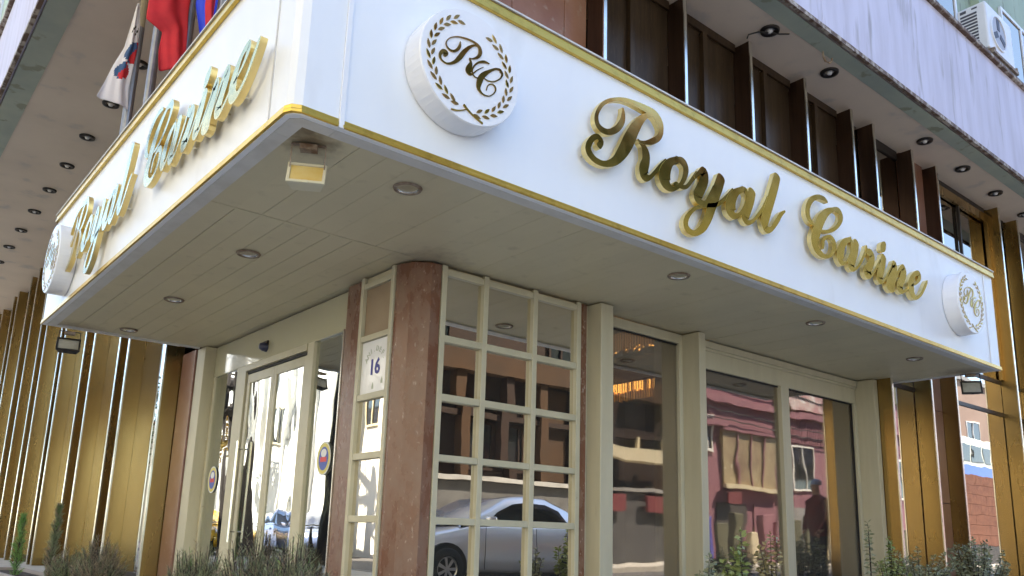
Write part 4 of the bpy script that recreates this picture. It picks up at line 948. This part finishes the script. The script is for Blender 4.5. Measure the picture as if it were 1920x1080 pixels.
lk('collar', MB().lathe((0, .0, 1.40), [(.075, 0), (.07, .05), (.062, .05), (.065, 0)], n=16).mesh('collar', jacket_m, True), t)
for sx, hx, hy, hz in ((1, .25, -.12, .80), (-1, -.24, -.17, .82)):
    for f_, (dx, ln) in enumerate(((-.024, .062), (-.008, .072), (.008, .068), (.023, .054))):
        lk('finger', MB().tube([(hx+dx, hy, hz), (hx+dx, hy-.012, hz-ln*.5), (hx+dx, hy-.004, hz-ln)], [.0095, .0085, .006], 6).mesh('finger', skin_m, True), t)
    lk('thumb', MB().tube([(hx-sx*.028, hy-.005, hz+.03), (hx-sx*.045, hy-.02, hz), (hx-sx*.042, hy-.025, hz-.03)], [.011, .010, .007], 6).mesh('thumb', skin_m, True), t)

# ================================================================== PLANTS AND PLANTERS
def planter(label, x0, x1, y0, y1, h=.16):
    z0 = GROUND+.131
    t = thing('planter_box', label, 'planter', ((x0+x1)/2, (y0+y1)/2, z0), 'stone planter boxes along the wall')
    MB().box(x0, x1, y0, y0+.05, z0, z0+h).box(x0, x1, y1-.05, y1, z0, z0+h).box(x0, x0+.05, y0+.05, y1-.05, z0, z0+h).box(x1-.05, x1, y0+.05, y1-.05, z0, z0+h).build('box', terracotta, t, bevel=.01)
    B(x0+.051, x1-.051, y0+.051, y1-.051, z0, z0+h-.04).build('soil', soil, t)
    return z0+h-.04
ps = planter('long planter box in front of the right-hand shop windows', 4.6, 10.6, 3.80, 4.25)
pl = planter('planter box in front of the sliding entrance doors', 1.85, 2.35, 4.2, 6.8, .07)
p3 = planter('planter box under the far left gold fins', 1.85, 2.35, 8.3, 14.0, .05)

def leaf_quad(mb, p, d, up, ln, wd):
    d = d.normalized(); s = d.cross(up)
    if s.length < 1e-3: s = d.cross(Vector((1, 0, 0)))
    s.normalize(); nrm = s.cross(d)
    a = p; b_ = p+d*ln*.5+s*wd*.5-nrm*ln*.02; c = p+d*ln-nrm*ln*.14; e = p+d*ln*.5-s*wd*.5-nrm*ln*.02; m = p+d*ln*.5-nrm*ln*.07
    mb.add([a, b_, c, e, m], [(0, 1, 4), (1, 2, 4), (2, 3, 4), (3, 0, 4)])
def leafy(name, label, x, y, zb, top, spread, nst, lm, seed, ln=.055, nper=17, cat='shrub'):
    r_ = random.Random(seed)
    t = thing(name, label, cat, (x, y, zb))
    st = MB(); lf = MB()
    for s in range(nst):
        a = r_.random()*2*PI; rr = spread*math.sqrt(r_.random()); h = (top-zb)*(1-.38*(rr/spread)*r_.random()-.28*r_.random()) if s else (top-zb)
        ex, ey = (x+rr*math.cos(a), y+rr*math.sin(a)) if s else (x+.01, y)
        p0 = Vector((x+.25*(ex-x), y+.25*(ey-y), zb)); p2 = Vector((ex, ey, zb+h)); p1 = p0.lerp(p2, .55)+Vector((r_.uniform(-.03, .03), r_.uniform(-.03, .03), .05*h))
        pts = [p0.lerp(p1, k/4).lerp(p1.lerp(p2, k/4), k/4) for k in range(5)]
        st.tube(pts, [.005, .0045, .004, .003, .0018], 5)
        for k in range(nper):
            f = .30+.70*(k+1)/nper; i = min(3, int(f*4)); q = pts[i].lerp(pts[i+1], f*4-i)
            for side in (0, PI):
                az = k*2.2+side+r_.uniform(-.4, .4)
                el = r_.uniform(-.35, .35)+.7*(k/nper)**3
                d = Vector((math.cos(az)*math.cos(el), math.sin(az)*math.cos(el), math.sin(el)))
                leaf_quad(lf, q, d, Vector((r_.uniform(-1.3, 1.3), r_.uniform(-1.3, .6), .8)), 1.2*ln*r_.uniform(.7, 1.15)*(1.1-.35*k/nper), ln*.56)
    st.build('stem', bark, t); stuff(lf.build('leaves', lm, t))
    return t
leafy('leafy_shrub', 'tall fresh green shrub in front of the cream mullion, left of a pair', 5.55, 3.98, ps, .10, .14, 6, leaf_green, 1, .062)
leafy('leafy_shrub', 'olive brown shrub beside the fresh green one', 5.98, 4.0, ps, .09, .15, 8, leaf_olive, 2, .05)
leafy('leafy_shrub', 'low pale shrub at the foot of the second cream column', 5.15, 3.98, ps, -.08, .12, 6, leaf_dusty, 3, .045)
leafy('leafy_shrub', 'thin single sprig standing up against the last cream column', 7.62, 4.02, ps, .235, .035, 2, leaf_dusty, 4, .05, 16)
leafy('leafy_shrub', 'bushy shrub with yellow green tips below the last cream column', 7.98, 4.0, ps, .10, .20, 14, leaf_green, 5, .042)
leafy('leafy_shrub', 'wide grey green shrub between the last column and the gold fins', 8.55, 4.0, ps, .01, .34, 30, leaf_dusty, 6, .042)
leafy('leafy_shrub', 'dusty green shrub at the far right below the gold fins', 9.95, 4.02, ps, .13, .34, 30, leaf_dusty, 7, .048)
leafy('leafy_shrub', 'low shrub at the right end of the planter', 10.35, 4.02, ps, -.06, .22, 16, leaf_dusty, 8, .045)

def juniper(name, label, x, y, zb, top, sx, sy, n, seed, mats_=None, col_=False, cat='shrub'):
    r_ = random.Random(seed)
    t = thing(name, label, cat, (x, y, zb))
    ms = mats_ or [needle_green, needle_brown, needle_fresh]
    br = MB(); nd = MB()
    H_ = top-zb
    for b_ in range(n):
        a = r_.random()*2*PI; q = math.sqrt(r_.random())
        if col_:
            zz = zb+H_*r_.random()**.8; rad = (1-((zz-zb)/H_)**2*.75)
            p0 = Vector((x, y, zz-.08)); p2 = Vector((x+sx*rad*math.cos(a)*q, y+sy*rad*math.sin(a)*q, zz+.03))
        else:
            ex, ey = sx*q*math.cos(a), sy*q*math.sin(a)
            p0 = Vector((x+.3*ex, y+.3*ey, zb)); p2 = Vector((x+ex, y+ey, zb+H_*(1-.55*q*q)*(.55+.45*r_.random())))
        br.tube([p0, p0.lerp(p2, .5)+Vector((0, 0, .02)), p2], [.004, .003, .0012], 4, False)
        nd.cur = 1 if r_.random() < .28 else (2 if r_.random() < .05 else 0)
        for k in range(30):
            f = .25+.75*k/30; p = p0.lerp(p2, f); ax = (p2-p0).normalized()
            az = r_.random()*2*PI
            s1 = ax.cross(Vector((0, 0, 1)));
            if s1.length < .05: s1 = Vector((1, 0, 0))
            s1.normalize(); s2 = s1.cross(ax)
            d = (ax*.75+(s1*math.cos(az)+s2*math.sin(az))*.8+Vector((0, 0, .15))).normalized()
            l_ = r_.uniform(.025, .055)
            sd_ = d.cross(Vector((r_.random()-.5, r_.random()-.5, r_.random()-.5))).normalized()*.0022
            nd.add([p-sd_, p+sd_, p+d*l_], [(0, 1, 2)])
    br.build('twigs', bark, t); stuff(nd.build('needles', ms, t))
    return t
juniper('juniper_bush', 'feathery grey green juniper in front of the sliding doors, left one', 2.08, 5.05, pl, .05, .22, .38, 330, 11)
juniper('juniper_bush', 'feathery juniper nearest the small paned corner window, with brown tips', 2.10, 4.50, pl, .02, .20, .30, 300, 12)
juniper('juniper_bush', 'feathery juniper spreading before the narrow far door pane', 2.02, 5.75, pl, -.03, .20, .30, 240, 13)
juniper('juniper_bush', 'dark drooping bush seen through the narrow window by the pier', 2.13, 6.45, pl, -.10, .15, .22, 120, 18)
juniper('juniper_bush', 'rounded dark grey juniper below the gold fins', 2.12, 8.75, p3, -.02, .24, .42, 300, 14, [needle_brown, needle_green, needle_green])
juniper('juniper_bush', 'low dry juniper behind the rounded one', 2.08, 9.75, p3, -.15, .2, .4, 160, 15)
juniper('conifer_shoot', 'tall slim upright conifer in front of the gold fins', 2.10, 10.75, p3, .24, .10, .12, 170, 16, None, True, 'conifer')
juniper('conifer_shoot', 'bright green young conifer at the far left edge', 2.06, 12.55, p3, .14, .10, .14, 130, 17, [needle_fresh, needle_fresh, needle_green], True, 'conifer')

# ================================================================== STREET BEHIND THE CAMERA (seen in the glass)
def sedan(label, paint, loc, rz, group='cars parked in the street'):
    t = thing('parked_car', label, 'car', loc, group); t.rotation_euler = (0, 0, rz)
    # local: nose toward -x, length 4.3, wheels on z=0
    prof = [(-2.12, .36, .50, .62), (-2.02, .30, .66, .70), (-1.75, .24, .78, .80), (-1.2, .22, .90, .84), (-.88, .22, .97, .85), (-.30, .20, 1.00, .86), (.55, .20, 1.00, .86), (1.25, .22, 1.01, .86), (1.62, .24, 1.02, .85), (2.0, .28, 1.0, .82), (2.15, .36, .92, .74)]
    mb = MB(); vs = []
    for (x, zb, zt, hw) in prof:
        zm = zb+(zt-zb)*.55
        vs += [(x, -hw*.90, zb), (x, -hw, zb+.12), (x, -hw*1.01, zm), (x, -hw*.97, zt-.05), (x, -hw*.86, zt), (x, hw*.86, zt), (x, hw*.97, zt-.05), (x, hw*1.01, zm), (x, hw, zb+.12), (x, hw*.90, zb)]
    n = len(prof)
    fs = [(i*10+k, i*10+(k+1) % 10, (i+1)*10+(k+1) % 10, (i+1)*10+k) for i in range(n-1) for k in range(10)]+[tuple(range(10)), tuple(range((n-1)*10, n*10))]
    mb.add(vs, fs)
    lk('body', mb.mesh('body', paint, True), t)
    # cabin with pillars: roof line
    cab = [(-1.0, .97, .78), (-.55, 1.23, .71), (-.12, 1.44, .64), (.38, 1.50, .62), (.90, 1.47, .62), (1.36, 1.32, .66), (1.76, 1.05, .72)]
    mb = MB(); vs = []
    for x, z, hw in cab: vs += [(x, -.80, .98), (x, -hw-.02, z-.05), (x, -hw+.06, z), (x, hw-.06, z), (x, hw+.02, z-.05), (x, .80, .98)]
    m_ = len(cab)
    mb.add(vs, [(i*6+k, i*6+k+1, (i+1)*6+k+1, (i+1)*6+k) for i in range(m_-1) for k in range(5)])
    lk('cabin', mb.mesh('cabin', paint, True), t)
    def sw(pts, sg, nm):
        # side window panel offset just outside the cabin side
        v = []
        for x, f in pts:
            for (xa, za, ha), (xb, zb_, hb) in zip(cab[:-1], cab[1:]):
                if xa <= x <= xb:
                    k = (x-xa)/(xb-xa); z = za+(zb_-za)*k-.05; hw = ha+(hb-ha)*k+.02; break
            v.append((x, sg*((.80+(hw-.80)*f)+.008), .98+(z-.98)*f))
        mb = MB().add(v, [tuple(range(len(v)))])
        lk(nm, mb.mesh(nm, car_glass), t)
    for sg in (-1, 1):
        sw([(-.66, .16), (.28, .10), (.28, .86), (-.02, .84), (-.35, .76)], sg, 'side_window')
        sw([(.42, .10), (1.34, .18), (1.16, .80), (.86, .86), (.42, .86)], sg, 'side_window')
        lk('door_handle', B(.12, .28, sg*.875-.012, sg*.875+.012, .82, .85).mesh('door_handle', paint), t)
        lk('door_handle', B(1.02, 1.18, sg*.868-.012, sg*.868+.012, .83, .86).mesh('door_handle', paint), t)
        lk('mirror', MB().box(-.72, -.55, sg*.93-.07, sg*.93+.07, 1.0, 1.12).mesh('mirror', paint), t, bevel=.03)
        lk('door_seam', MB().box(-.66, -.655, sg*.866-.004, sg*.866+.004, .30, .95).box(.345, .35, sg*.872-.004, sg*.872+.004, .28, .95).mesh('door_seam', black_gasket), t)
        lk('headlight', MB().add([(-2.06, sg*.45, .60), (-1.98, sg*.70, .60), (-1.62, sg*.82, .68), (-1.60, sg*.80, .80), (-1.95, sg*.62, .72), (-1.75, sg*.6, .6)], [(0, 1, 4), (1, 2, 3, 4), (0, 4, 5), (0, 5, 1), (2, 5, 3), (3, 5, 4), (1, 5, 2)]).mesh('headlight', headlight_m), t)
        lk('tail_lamp', B(2.02, 2.14, sg*.66-.12, sg*.66+.12, .72, .88).mesh('tail_lamp', lamp_red), t, bevel=.02)
        for wx in (-1.28, 1.22):
            lk('wheel_arch', MB().lathe((wx, sg*.80, .33), [(.0, .085*sg), (.37, .085*sg), (.37, -.10*sg)], 'y', 24).mesh('wheel_arch', black_gasket), t)
            wt = lk('wheel', MB().lathe((0, 0, 0), [(.19, .10), (.29, .10), (.315, .07), (.315, -.07), (.29, -.10), (.19, -.10)], 'y', 28).mesh('wheel', tyre, True), t, loc=(wx, sg*.81, .315))
            rm = MB().lathe((0, 0, 0), [(.195, .085*sg), (.18, .095*sg), (.165, .07*sg)], 'y', 24).lathe((0, 0, 0), [(.045, .09*sg), (.001, .095*sg)], 'y', 12)
            for k in range(7):
                a = k*2*PI/7; c_, s_ = math.cos(a), math.sin(a)
                q = [(.03, -.018), (.17, -.026), (.17, .026), (.03, .018)]
                rm.add([(c_*u-s_*v, .085*sg, s_*u+c_*v) for u, v in q]+[(c_*u-s_*v, .06*sg, s_*u+c_*v) for u, v in q], [(0, 1, 2, 3), (0, 1, 5, 4), (2, 3, 7, 6), (1, 2, 6, 5)])
            rr = bpy.data.objects.new('rim', rm.mesh('rim', rim_metal)); col.objects.link(rr); rr.parent = wt
    lk('windscreen', MB().add([(-.90, -.70, 1.0), (-.90, .70, 1.0), (-.14, .54, 1.40), (-.14, -.54, 1.40)], [(0, 1, 2, 3)]).mesh('windscreen', car_glass), t, loc=(-.02, 0, .02))
    lk('rear_window', MB().add([(1.62, -.66, 1.05), (1.62, .66, 1.05), (.92, .54, 1.40), (.92, -.54, 1.40)], [(0, 3, 2, 1)]).mesh('rear_window', car_glass), t, loc=(.02, 0, .02))
    lk('grille', B(-2.145, -2.10, -.35, .35, .50, .62).mesh('grille', grille_dark), t, bevel=.01)
    lk('sill', MB().box(-.88, .82, -.86, .86, .19, .26).mesh('sill', black_gasket), t)
    return t
# the silver car reflected in the small paned corner window: near side at y = -1.6
sedan('silver saloon car parked across the pavement, reflected in the corner window', car_silver, (8.72, -1.48, GROUND), 0)
sedan('white car far down the left-hand street, reflected in the narrow door pane', car_white, (-6.4, 36.3, GROUND), R(85))
sedan('yellow taxi at the kerb, reflected low in the narrow door pane', car_yellow, (-4.3, 29.6, GROUND), R(80))
sedan('blue car reflected between the door leaves above the juniper', car_blue, (-6.4, 26.6, GROUND), R(92))
sedan('white car parked behind the blue one in the reflected street', car_white, (-6.6, 31.4, GROUND), R(92))

def facade_window(mb_parent, axis, a0, a1, z0, z1, plane, out, fm, gm):
    """framed window proud of a wall; axis 'x': spans x on plane y; 'y': spans y on plane x; out = outward sign"""
    def bx(u0, u1, w0, w1, d0, d1):
        lo, hi = sorted((plane+out*d0, plane+out*d1))
        return (u0, u1, lo, hi, w0, w1) if axis == 'x' else (lo, hi, u0, u1, w0, w1)
    mb = MB()
    for u0, u1, w0, w1 in ((a0, a1, z0, z0+.08), (a0, a1, z1-.08, z1), (a0, a0+.08, z0+.08, z1-.08), (a1-.08, a1, z0+.08, z1-.08), ((a0+a1)/2-.03, (a0+a1)/2+.03, z0+.08, z1-.08)):
        mb.box(*bx(u0, u1, w0, w1, .002, .07))
    w_ = mb.build('window', fm, mb_parent)
    B(*bx(a0+.08, a1-.08, z0+.08, z1-.08, .002, .03)).build('pane', gm, w_)

# brown building across the street, with timber-like piers and a stone plinth
t = thing('brown_building', 'dark brown building with timber beams over a grey stone base, reflected in the corner window', 'building', (14, -8, GROUND))
B(6.5, 21.9, -16, -8.5, GROUND, 12.0).build('wall', brown_wall, t)
B(6.4, 21.9, -8.49, -8.02, GROUND+.131, 1.55).build('stone_plinth', stone_wall, t, bevel=.02)
B(6.4, 21.9, -8.55+.06, -7.9, 1.56, 1.68).build('plinth_coping', grey_concrete, t)
B(6.4, 21.9, -8.49, -8.1, 4.6, 5.2).build('beam', tan_wall, t)
B(6.4, 21.9, -8.49, -8.25, 3.35, 3.5).build('beam', brown_wall, t)
for i in range(9):
    xx = 7+i*1.5
    B(xx, xx+.28, -8.49, -8.18, 1.70, 4.59).build('pier', tan_wall if i in (4, 6, 7) else brown_wall, t)
for i in range(8):
    xx = 7.35+i*1.5
    facade_window(t, 'x', xx, xx+1.05, 1.9 if i % 3 else 5.4, 3.3 if i % 3 else 6.8, -8.5, 1, brown_wall, car_glass)
B(6.4, 21.9, -8.495, -8.46, 6.9, 11.9).build('upper_render', olive_wall, t)
B(15.5, 17.2, -8.49, -8.40, 1.75, 4.5).build('poster_board', tan_wall, t)
B(6.3, 21.9, -16.2, -7.7, 12.01, 12.3).build('roof', roof_tile, t)
B(18.2, 21.9, -8.09, -7.6, 2.55, 2.95).build('awning_beam', cream_wall, t)
for a, b_ in ((18.6, 19.3), (20.3, 21.6)): B(a, b_, -7.89, -7.84, .95, 1.45).build('red_banner', banner_red, t)
for a in (18.4, 19.9, 21.2): B(a, a+.12, -8.05, -7.95, 2.96, 3.35).build('awning_post', cream_wall, t)
# pink building
t = thing('pink_building', 'pink rendered building with cream bands, reflected in the shop windows', 'building', (30, -8, GROUND))
B(22.0, 41.5, -18, -8.4, GROUND, 13.5).build('wall', pink_wall, t)
B(21.95, 41.55, -8.39, -8.2, 5.1, 5.35).build('cornice', pink_wall, t)
B(22.1, 25.0, -8.39, -8.1, 4.2, 4.4).build('awning_beam', pink_wall, t)
B(28.6, 32.6, -8.3, -8.22, 5.45, 6.5).build('wall_banner', mat('faded_banner', (.55, .45, .42), .7, c2=(.42, .20, .20), scale=1.3, lo=.4, hi=.6, c3=(.7, .66, .62), s3=3), t)
B(22.0, 41.5, -8.395, -8.3, 6.6, 13.4).build('upper_render', olive_wall, t)
for i in range(24):
    B(28.7+i*.16, 28.8+i*.16, -8.395, -8.34, 4.1, 5.05).build('ridged_panel', pink_wall, t)
sf = B(24.9, 28.3, -8.39, -8.30, 2.1, 4.1).build('shop_window', mat('painted_lit_interior', (.20, .13, .07), .6, c2=(.34, .27, .15), scale=1.1, lo=.35, hi=.62, c3=(.5, .45, .3), s3=5, t3=(.66, .7)), t)  # opaque pane; glow of a lit interior painted in as mottled tans
B(24.8, 28.4, -8.29, -8.1, 1.98, 2.12).build('ledge', cream_wall, sf)
B(24.8, 28.4, -8.29, -8.2, 4.1, 4.2).build('frame', pink_wall, sf)
for i in range(3): B(25.7+i*.85, 25.76+i*.85, -8.29, -8.25, 2.13, 4.09).build('glazing_bar', pink_wall, sf)
rc = random.Random(5)
for i in range(16):
    xx = 22.3+i*.95+rc.random()*.3; hh = .9+rc.random()*.9
    B(xx, xx+.35+rc.random()*.35, -7.9+rc.random()*.3, -7.5, GROUND+.135, GROUND+.135+hh).build('street_stall', [grey_concrete, olive_wall, interior_dark, cream_wall, banner_red, text_blue, pink_wall][rc.randrange(7)], t, bevel=.03)
for zz in (4.9, 4.6, 6.2):
    MB().tube([(22+k*2.4, -8.2, zz-.18*math.sin(k*PI/8*1.0)-.02*k) for k in range(9)], .022, 5).build('wire', cable_m, t)
MB().tube([(28.5, -8.3, GROUND+.14), (28.5, -8.3, 6.5)], .06, 8).build('drain_pipe', grey_concrete, t)
MB().tube([(23.4, -8.3, GROUND+.14), (23.4, -8.3, 6.5)], .05, 8).build('drain_pipe', pink_wall, t)
for i, (a, b_) in enumerate(((22.4, 23.2), (23.6, 24.4), (35.2, 35.9), (29.5, 31.2), (32.5, 34.4), (36, 38))):
    facade_window(t, 'x', a, b_, 3.3 if i < 2 else 2.2, 4.6 if i < 2 else 4.0, -8.31 if i == 2 else -8.4, 1, white_wall, car_glass)
for i in range(7):
    facade_window(t, 'x', 22.5+i*2.7, 23.9+i*2.7, 8.2, 9.6, -8.3, 1, white_wall, car_glass)
for i in range(6):
    B(22.3+i*2.2, 23.9+i*2.2, -8.39, -8.34, GROUND+.135, 1.5).build('shutter', [grey_concrete, interior_dark, pink_wall][i % 3], t)
B(24.9, 25.6, -8.2, -8.1, 1.45, 1.85).build('red_banner', banner_red, t)
B(21.91, 41.7, -18.2, -8.0, 13.51, 13.8).build('roof', roof_tile, t)
# cream building further along and the terrace with the bus
t = thing('terrace_wall', 'red brick retaining wall below the bus terrace', 'wall', (48, -8, GROUND))
for r_i in range(9):
    for c_i in range(10):
        if r_i < 2: continue
        B(42.4+c_i*1.2+(r_i % 2)*.3, 43.585+c_i*1.2+(r_i % 2)*.3, -8.6, -8.0, -.7+r_i*.5, -.215+r_i*.5).build('brick_course', brick_red, t)
B(42.3, 60, -8.7, -7.95, GROUND, .28).build('footing', stone_wall, t)
B(42.3, 54.8, -9.0, -8.61, GROUND, 3.78).build('backing', grey_concrete, t)
g = B(42, 80, -40, -9.0, GROUND, 3.0).build('terrace', asphalt); struct(g)
t = thing('parked_bus', 'white bus with a blue stripe on the terrace, reflected in the far right window', 'bus', (47, -10.3, 3.0))
MB().box(43.2, 50.8, -11.6, -9.2, 3.45, 6.1).build('body', bus_white, t, bevel=.16)
B(43.16, 50.84, -11.64, -9.16, 3.95, 4.55).build('stripe', bus_blue, t)
for i in range(5):
    B(43.7+i*1.38, 44.85+i*1.38, -9.198, -9.17, 4.75, 5.65).build('window', car_glass, t, bevel=.02)
B(43.17, 43.2, -11.4, -9.4, 4.75, 5.8).build('windscreen', car_glass, t)
for wx in (44.8, 49.2):
    for wy in (-11.4, -9.35):
        MB().lathe((wx, wy, 3.48), [(.001, .12), (.30, .13), (.47, .12), (.47, -.12), (.30, -.13), (.001, -.12)], 'y', 24).build('wheel', tyre, t)
t = thing('tan_building', 'plain tan building beyond the bus terrace', 'building', (60, -16, GROUND))
B(42, 84, -26, -15, GROUND, 12).build('wall', mat('tan_render', (.33, .22, .16), .85, c2=(.28, .18, .13), scale=.5), t)
for i in range(8): facade_window(t, 'x', 44+i*4.5, 46+i*4.5, 7.4, 9.2, -15, 1, white_wall, car_glass)
B(41.8, 84.2, -26.2, -14.8, 12.01, 12.3).build('roof', grey_concrete, t)

# white sunlit building on the far side of the left street
t = thing('white_building', 'tall white sunlit building reflected brightly in the entrance doors', 'building', (-10, 36, GROUND))
B(-22, -8.2, 21.5, 42.5, GROUND, 17).build('wall', white_wall, t)
for i in range(10):
    B(-8.19, -7.9, 22.0+i*2.1, 22.35+i*2.1, GROUND+.135, 16.5).build('pilaster', white_wall, t)
for fl in range(1, 5):
    for i in range(9):
        if (i*3+fl*5) % 4 == 0: facade_window(t, 'y', 22.7+i*2.1, 23.8+i*2.1, .6+fl*3.1, 2.2+fl*3.1, -8.2, 1, cream_wall, car_glass)
B(-22.2, -7.8, 21.3, 42.7, 17.01, 17.4).build('roof', grey_concrete, t)
t = thing('low_building', 'low cream building behind the autumn tree, far down the left street', 'building', (-14, 52, GROUND))
B(-26, -9, 60, 80, GROUND, 7).build('wall', cream_wall, t)
for i in range(5): facade_window(t, 'y', 61+i*3.6, 62.6+i*3.6, 1.5, 3.4, -9, 1, white_wall, car_glass)
B(-26.2, -8.8, 59.8, 80.2, 7.01, 7.3).build('roof', roof_tile, t)
# building to the left behind the camera, keeps the corner enclosed
t = thing('corner_building', 'grey and cream building behind the photographer', 'building', (-16, -14, GROUND))
B(-30, -11, -28, 12, GROUND, 15).build('wall', cream_wall, t)
for fl in range(4):
    for i in range(9): facade_window(t, 'y', -26+i*4, -24.2+i*4, 1.2+fl*3.4, 3.0+fl*3.4, -11, 1, white_wall, car_glass)
B(-30.2, -10.8, -28.2, 12.2, 15.01, 15.4).build('roof', roof_tile, t)

def tree(name, label, x, y, h, r, crown_z, crown_r, n, lm, seed, lean=(0, 0), leaf=.22, cat='tree'):
    r_ = random.Random(seed)
    t = thing(name, label, cat, (x, y, GROUND))
    z0 = GROUND
    tr = MB(); top = Vector((x+lean[0], y+lean[1], z0+h))
    pts = [Vector((x, y, z0-.1)).lerp(top, k/6)+Vector((r_.uniform(-.08, .08), r_.uniform(-.08, .08), 0))*(k > 0) for k in range(7)]
    tr.tube(pts, [r*1.25, r, r*.9, r*.8, r*.68, r*.5, r*.3], 10)
    tips = []
    for b_ in range(11):
        k = r_.uniform(.42, 1); p = pts[0].lerp(pts[-1], k)
        a = r_.random()*2*PI; l_ = crown_r*r_.uniform(.5, 1)
        q = p+Vector((math.cos(a)*l_, math.sin(a)*l_, l_*r_.uniform(.3, .9)))
        m_ = p.lerp(q, .5)+Vector((0, 0, -.08*l_))
        tr.tube([p, m_, q], [r*.38, r*.22, r*.06], 6)
        for s in range(4):
            a2 = r_.random()*2*PI; q2 = m_.lerp(q, r_.random())+Vector((math.cos(a2), math.sin(a2), r_.uniform(-.1, .8)))*crown_r*.35
            tr.tube([m_.lerp(q, .3), q2], [r*.12, r*.03], 4); tips.append(q2)
        tips.append(q)
    tr.build('trunk', bark, t)
    if n:
        lf = MB(); cl = tips+[Vector((x+lean[0], y+lean[1], crown_z))+Vector((r_.gauss(0, 1), r_.gauss(0, 1), r_.gauss(0, .8)))*crown_r*.5 for _ in range(30)]
        for i in range(n):
            c = cl[r_.randrange(len(cl))]
            p = c+Vector((r_.gauss(0, 1), r_.gauss(0, 1), r_.gauss(0, 1)))*crown_r*.16
            d = Vector((r_.uniform(-1, 1), r_.uniform(-1, 1), r_.uniform(-1, 1)))
            leaf_quad(lf, p, d, Vector((.1, .2, 1)), leaf*r_.uniform(.6, 1.2), leaf*.6)
        stuff(lf.build('crown', lm, t))
    return t
tree('street_tree', 'bare dark tree reflected as a leaning black trunk in the left door leaf', -4.4, 27.2, 9, .42, 7, 2.6, 0, tree_leaf, 21, (.6, .6))
tree('street_tree', 'thick dark trunk reflected at the right edge of the glass doors', -2.9, 18.0, 9, .38, 7, 2.6, 0, tree_leaf, 22, (-.3, -.5))
tree('autumn_tree', 'yellow and orange autumn tree reflected in the narrow far door pane', -5.6, 34.8, 5.5, .12, 3.6, .85, 2600, leaf_autumn, 23, (0, 0), .2)
tree('green_tree', 'green tree at the end of the reflected street', -6.5, 56.0, 9, .3, 6.5, 3.4, 5200, tree_leaf, 24, (0, 0), .3)
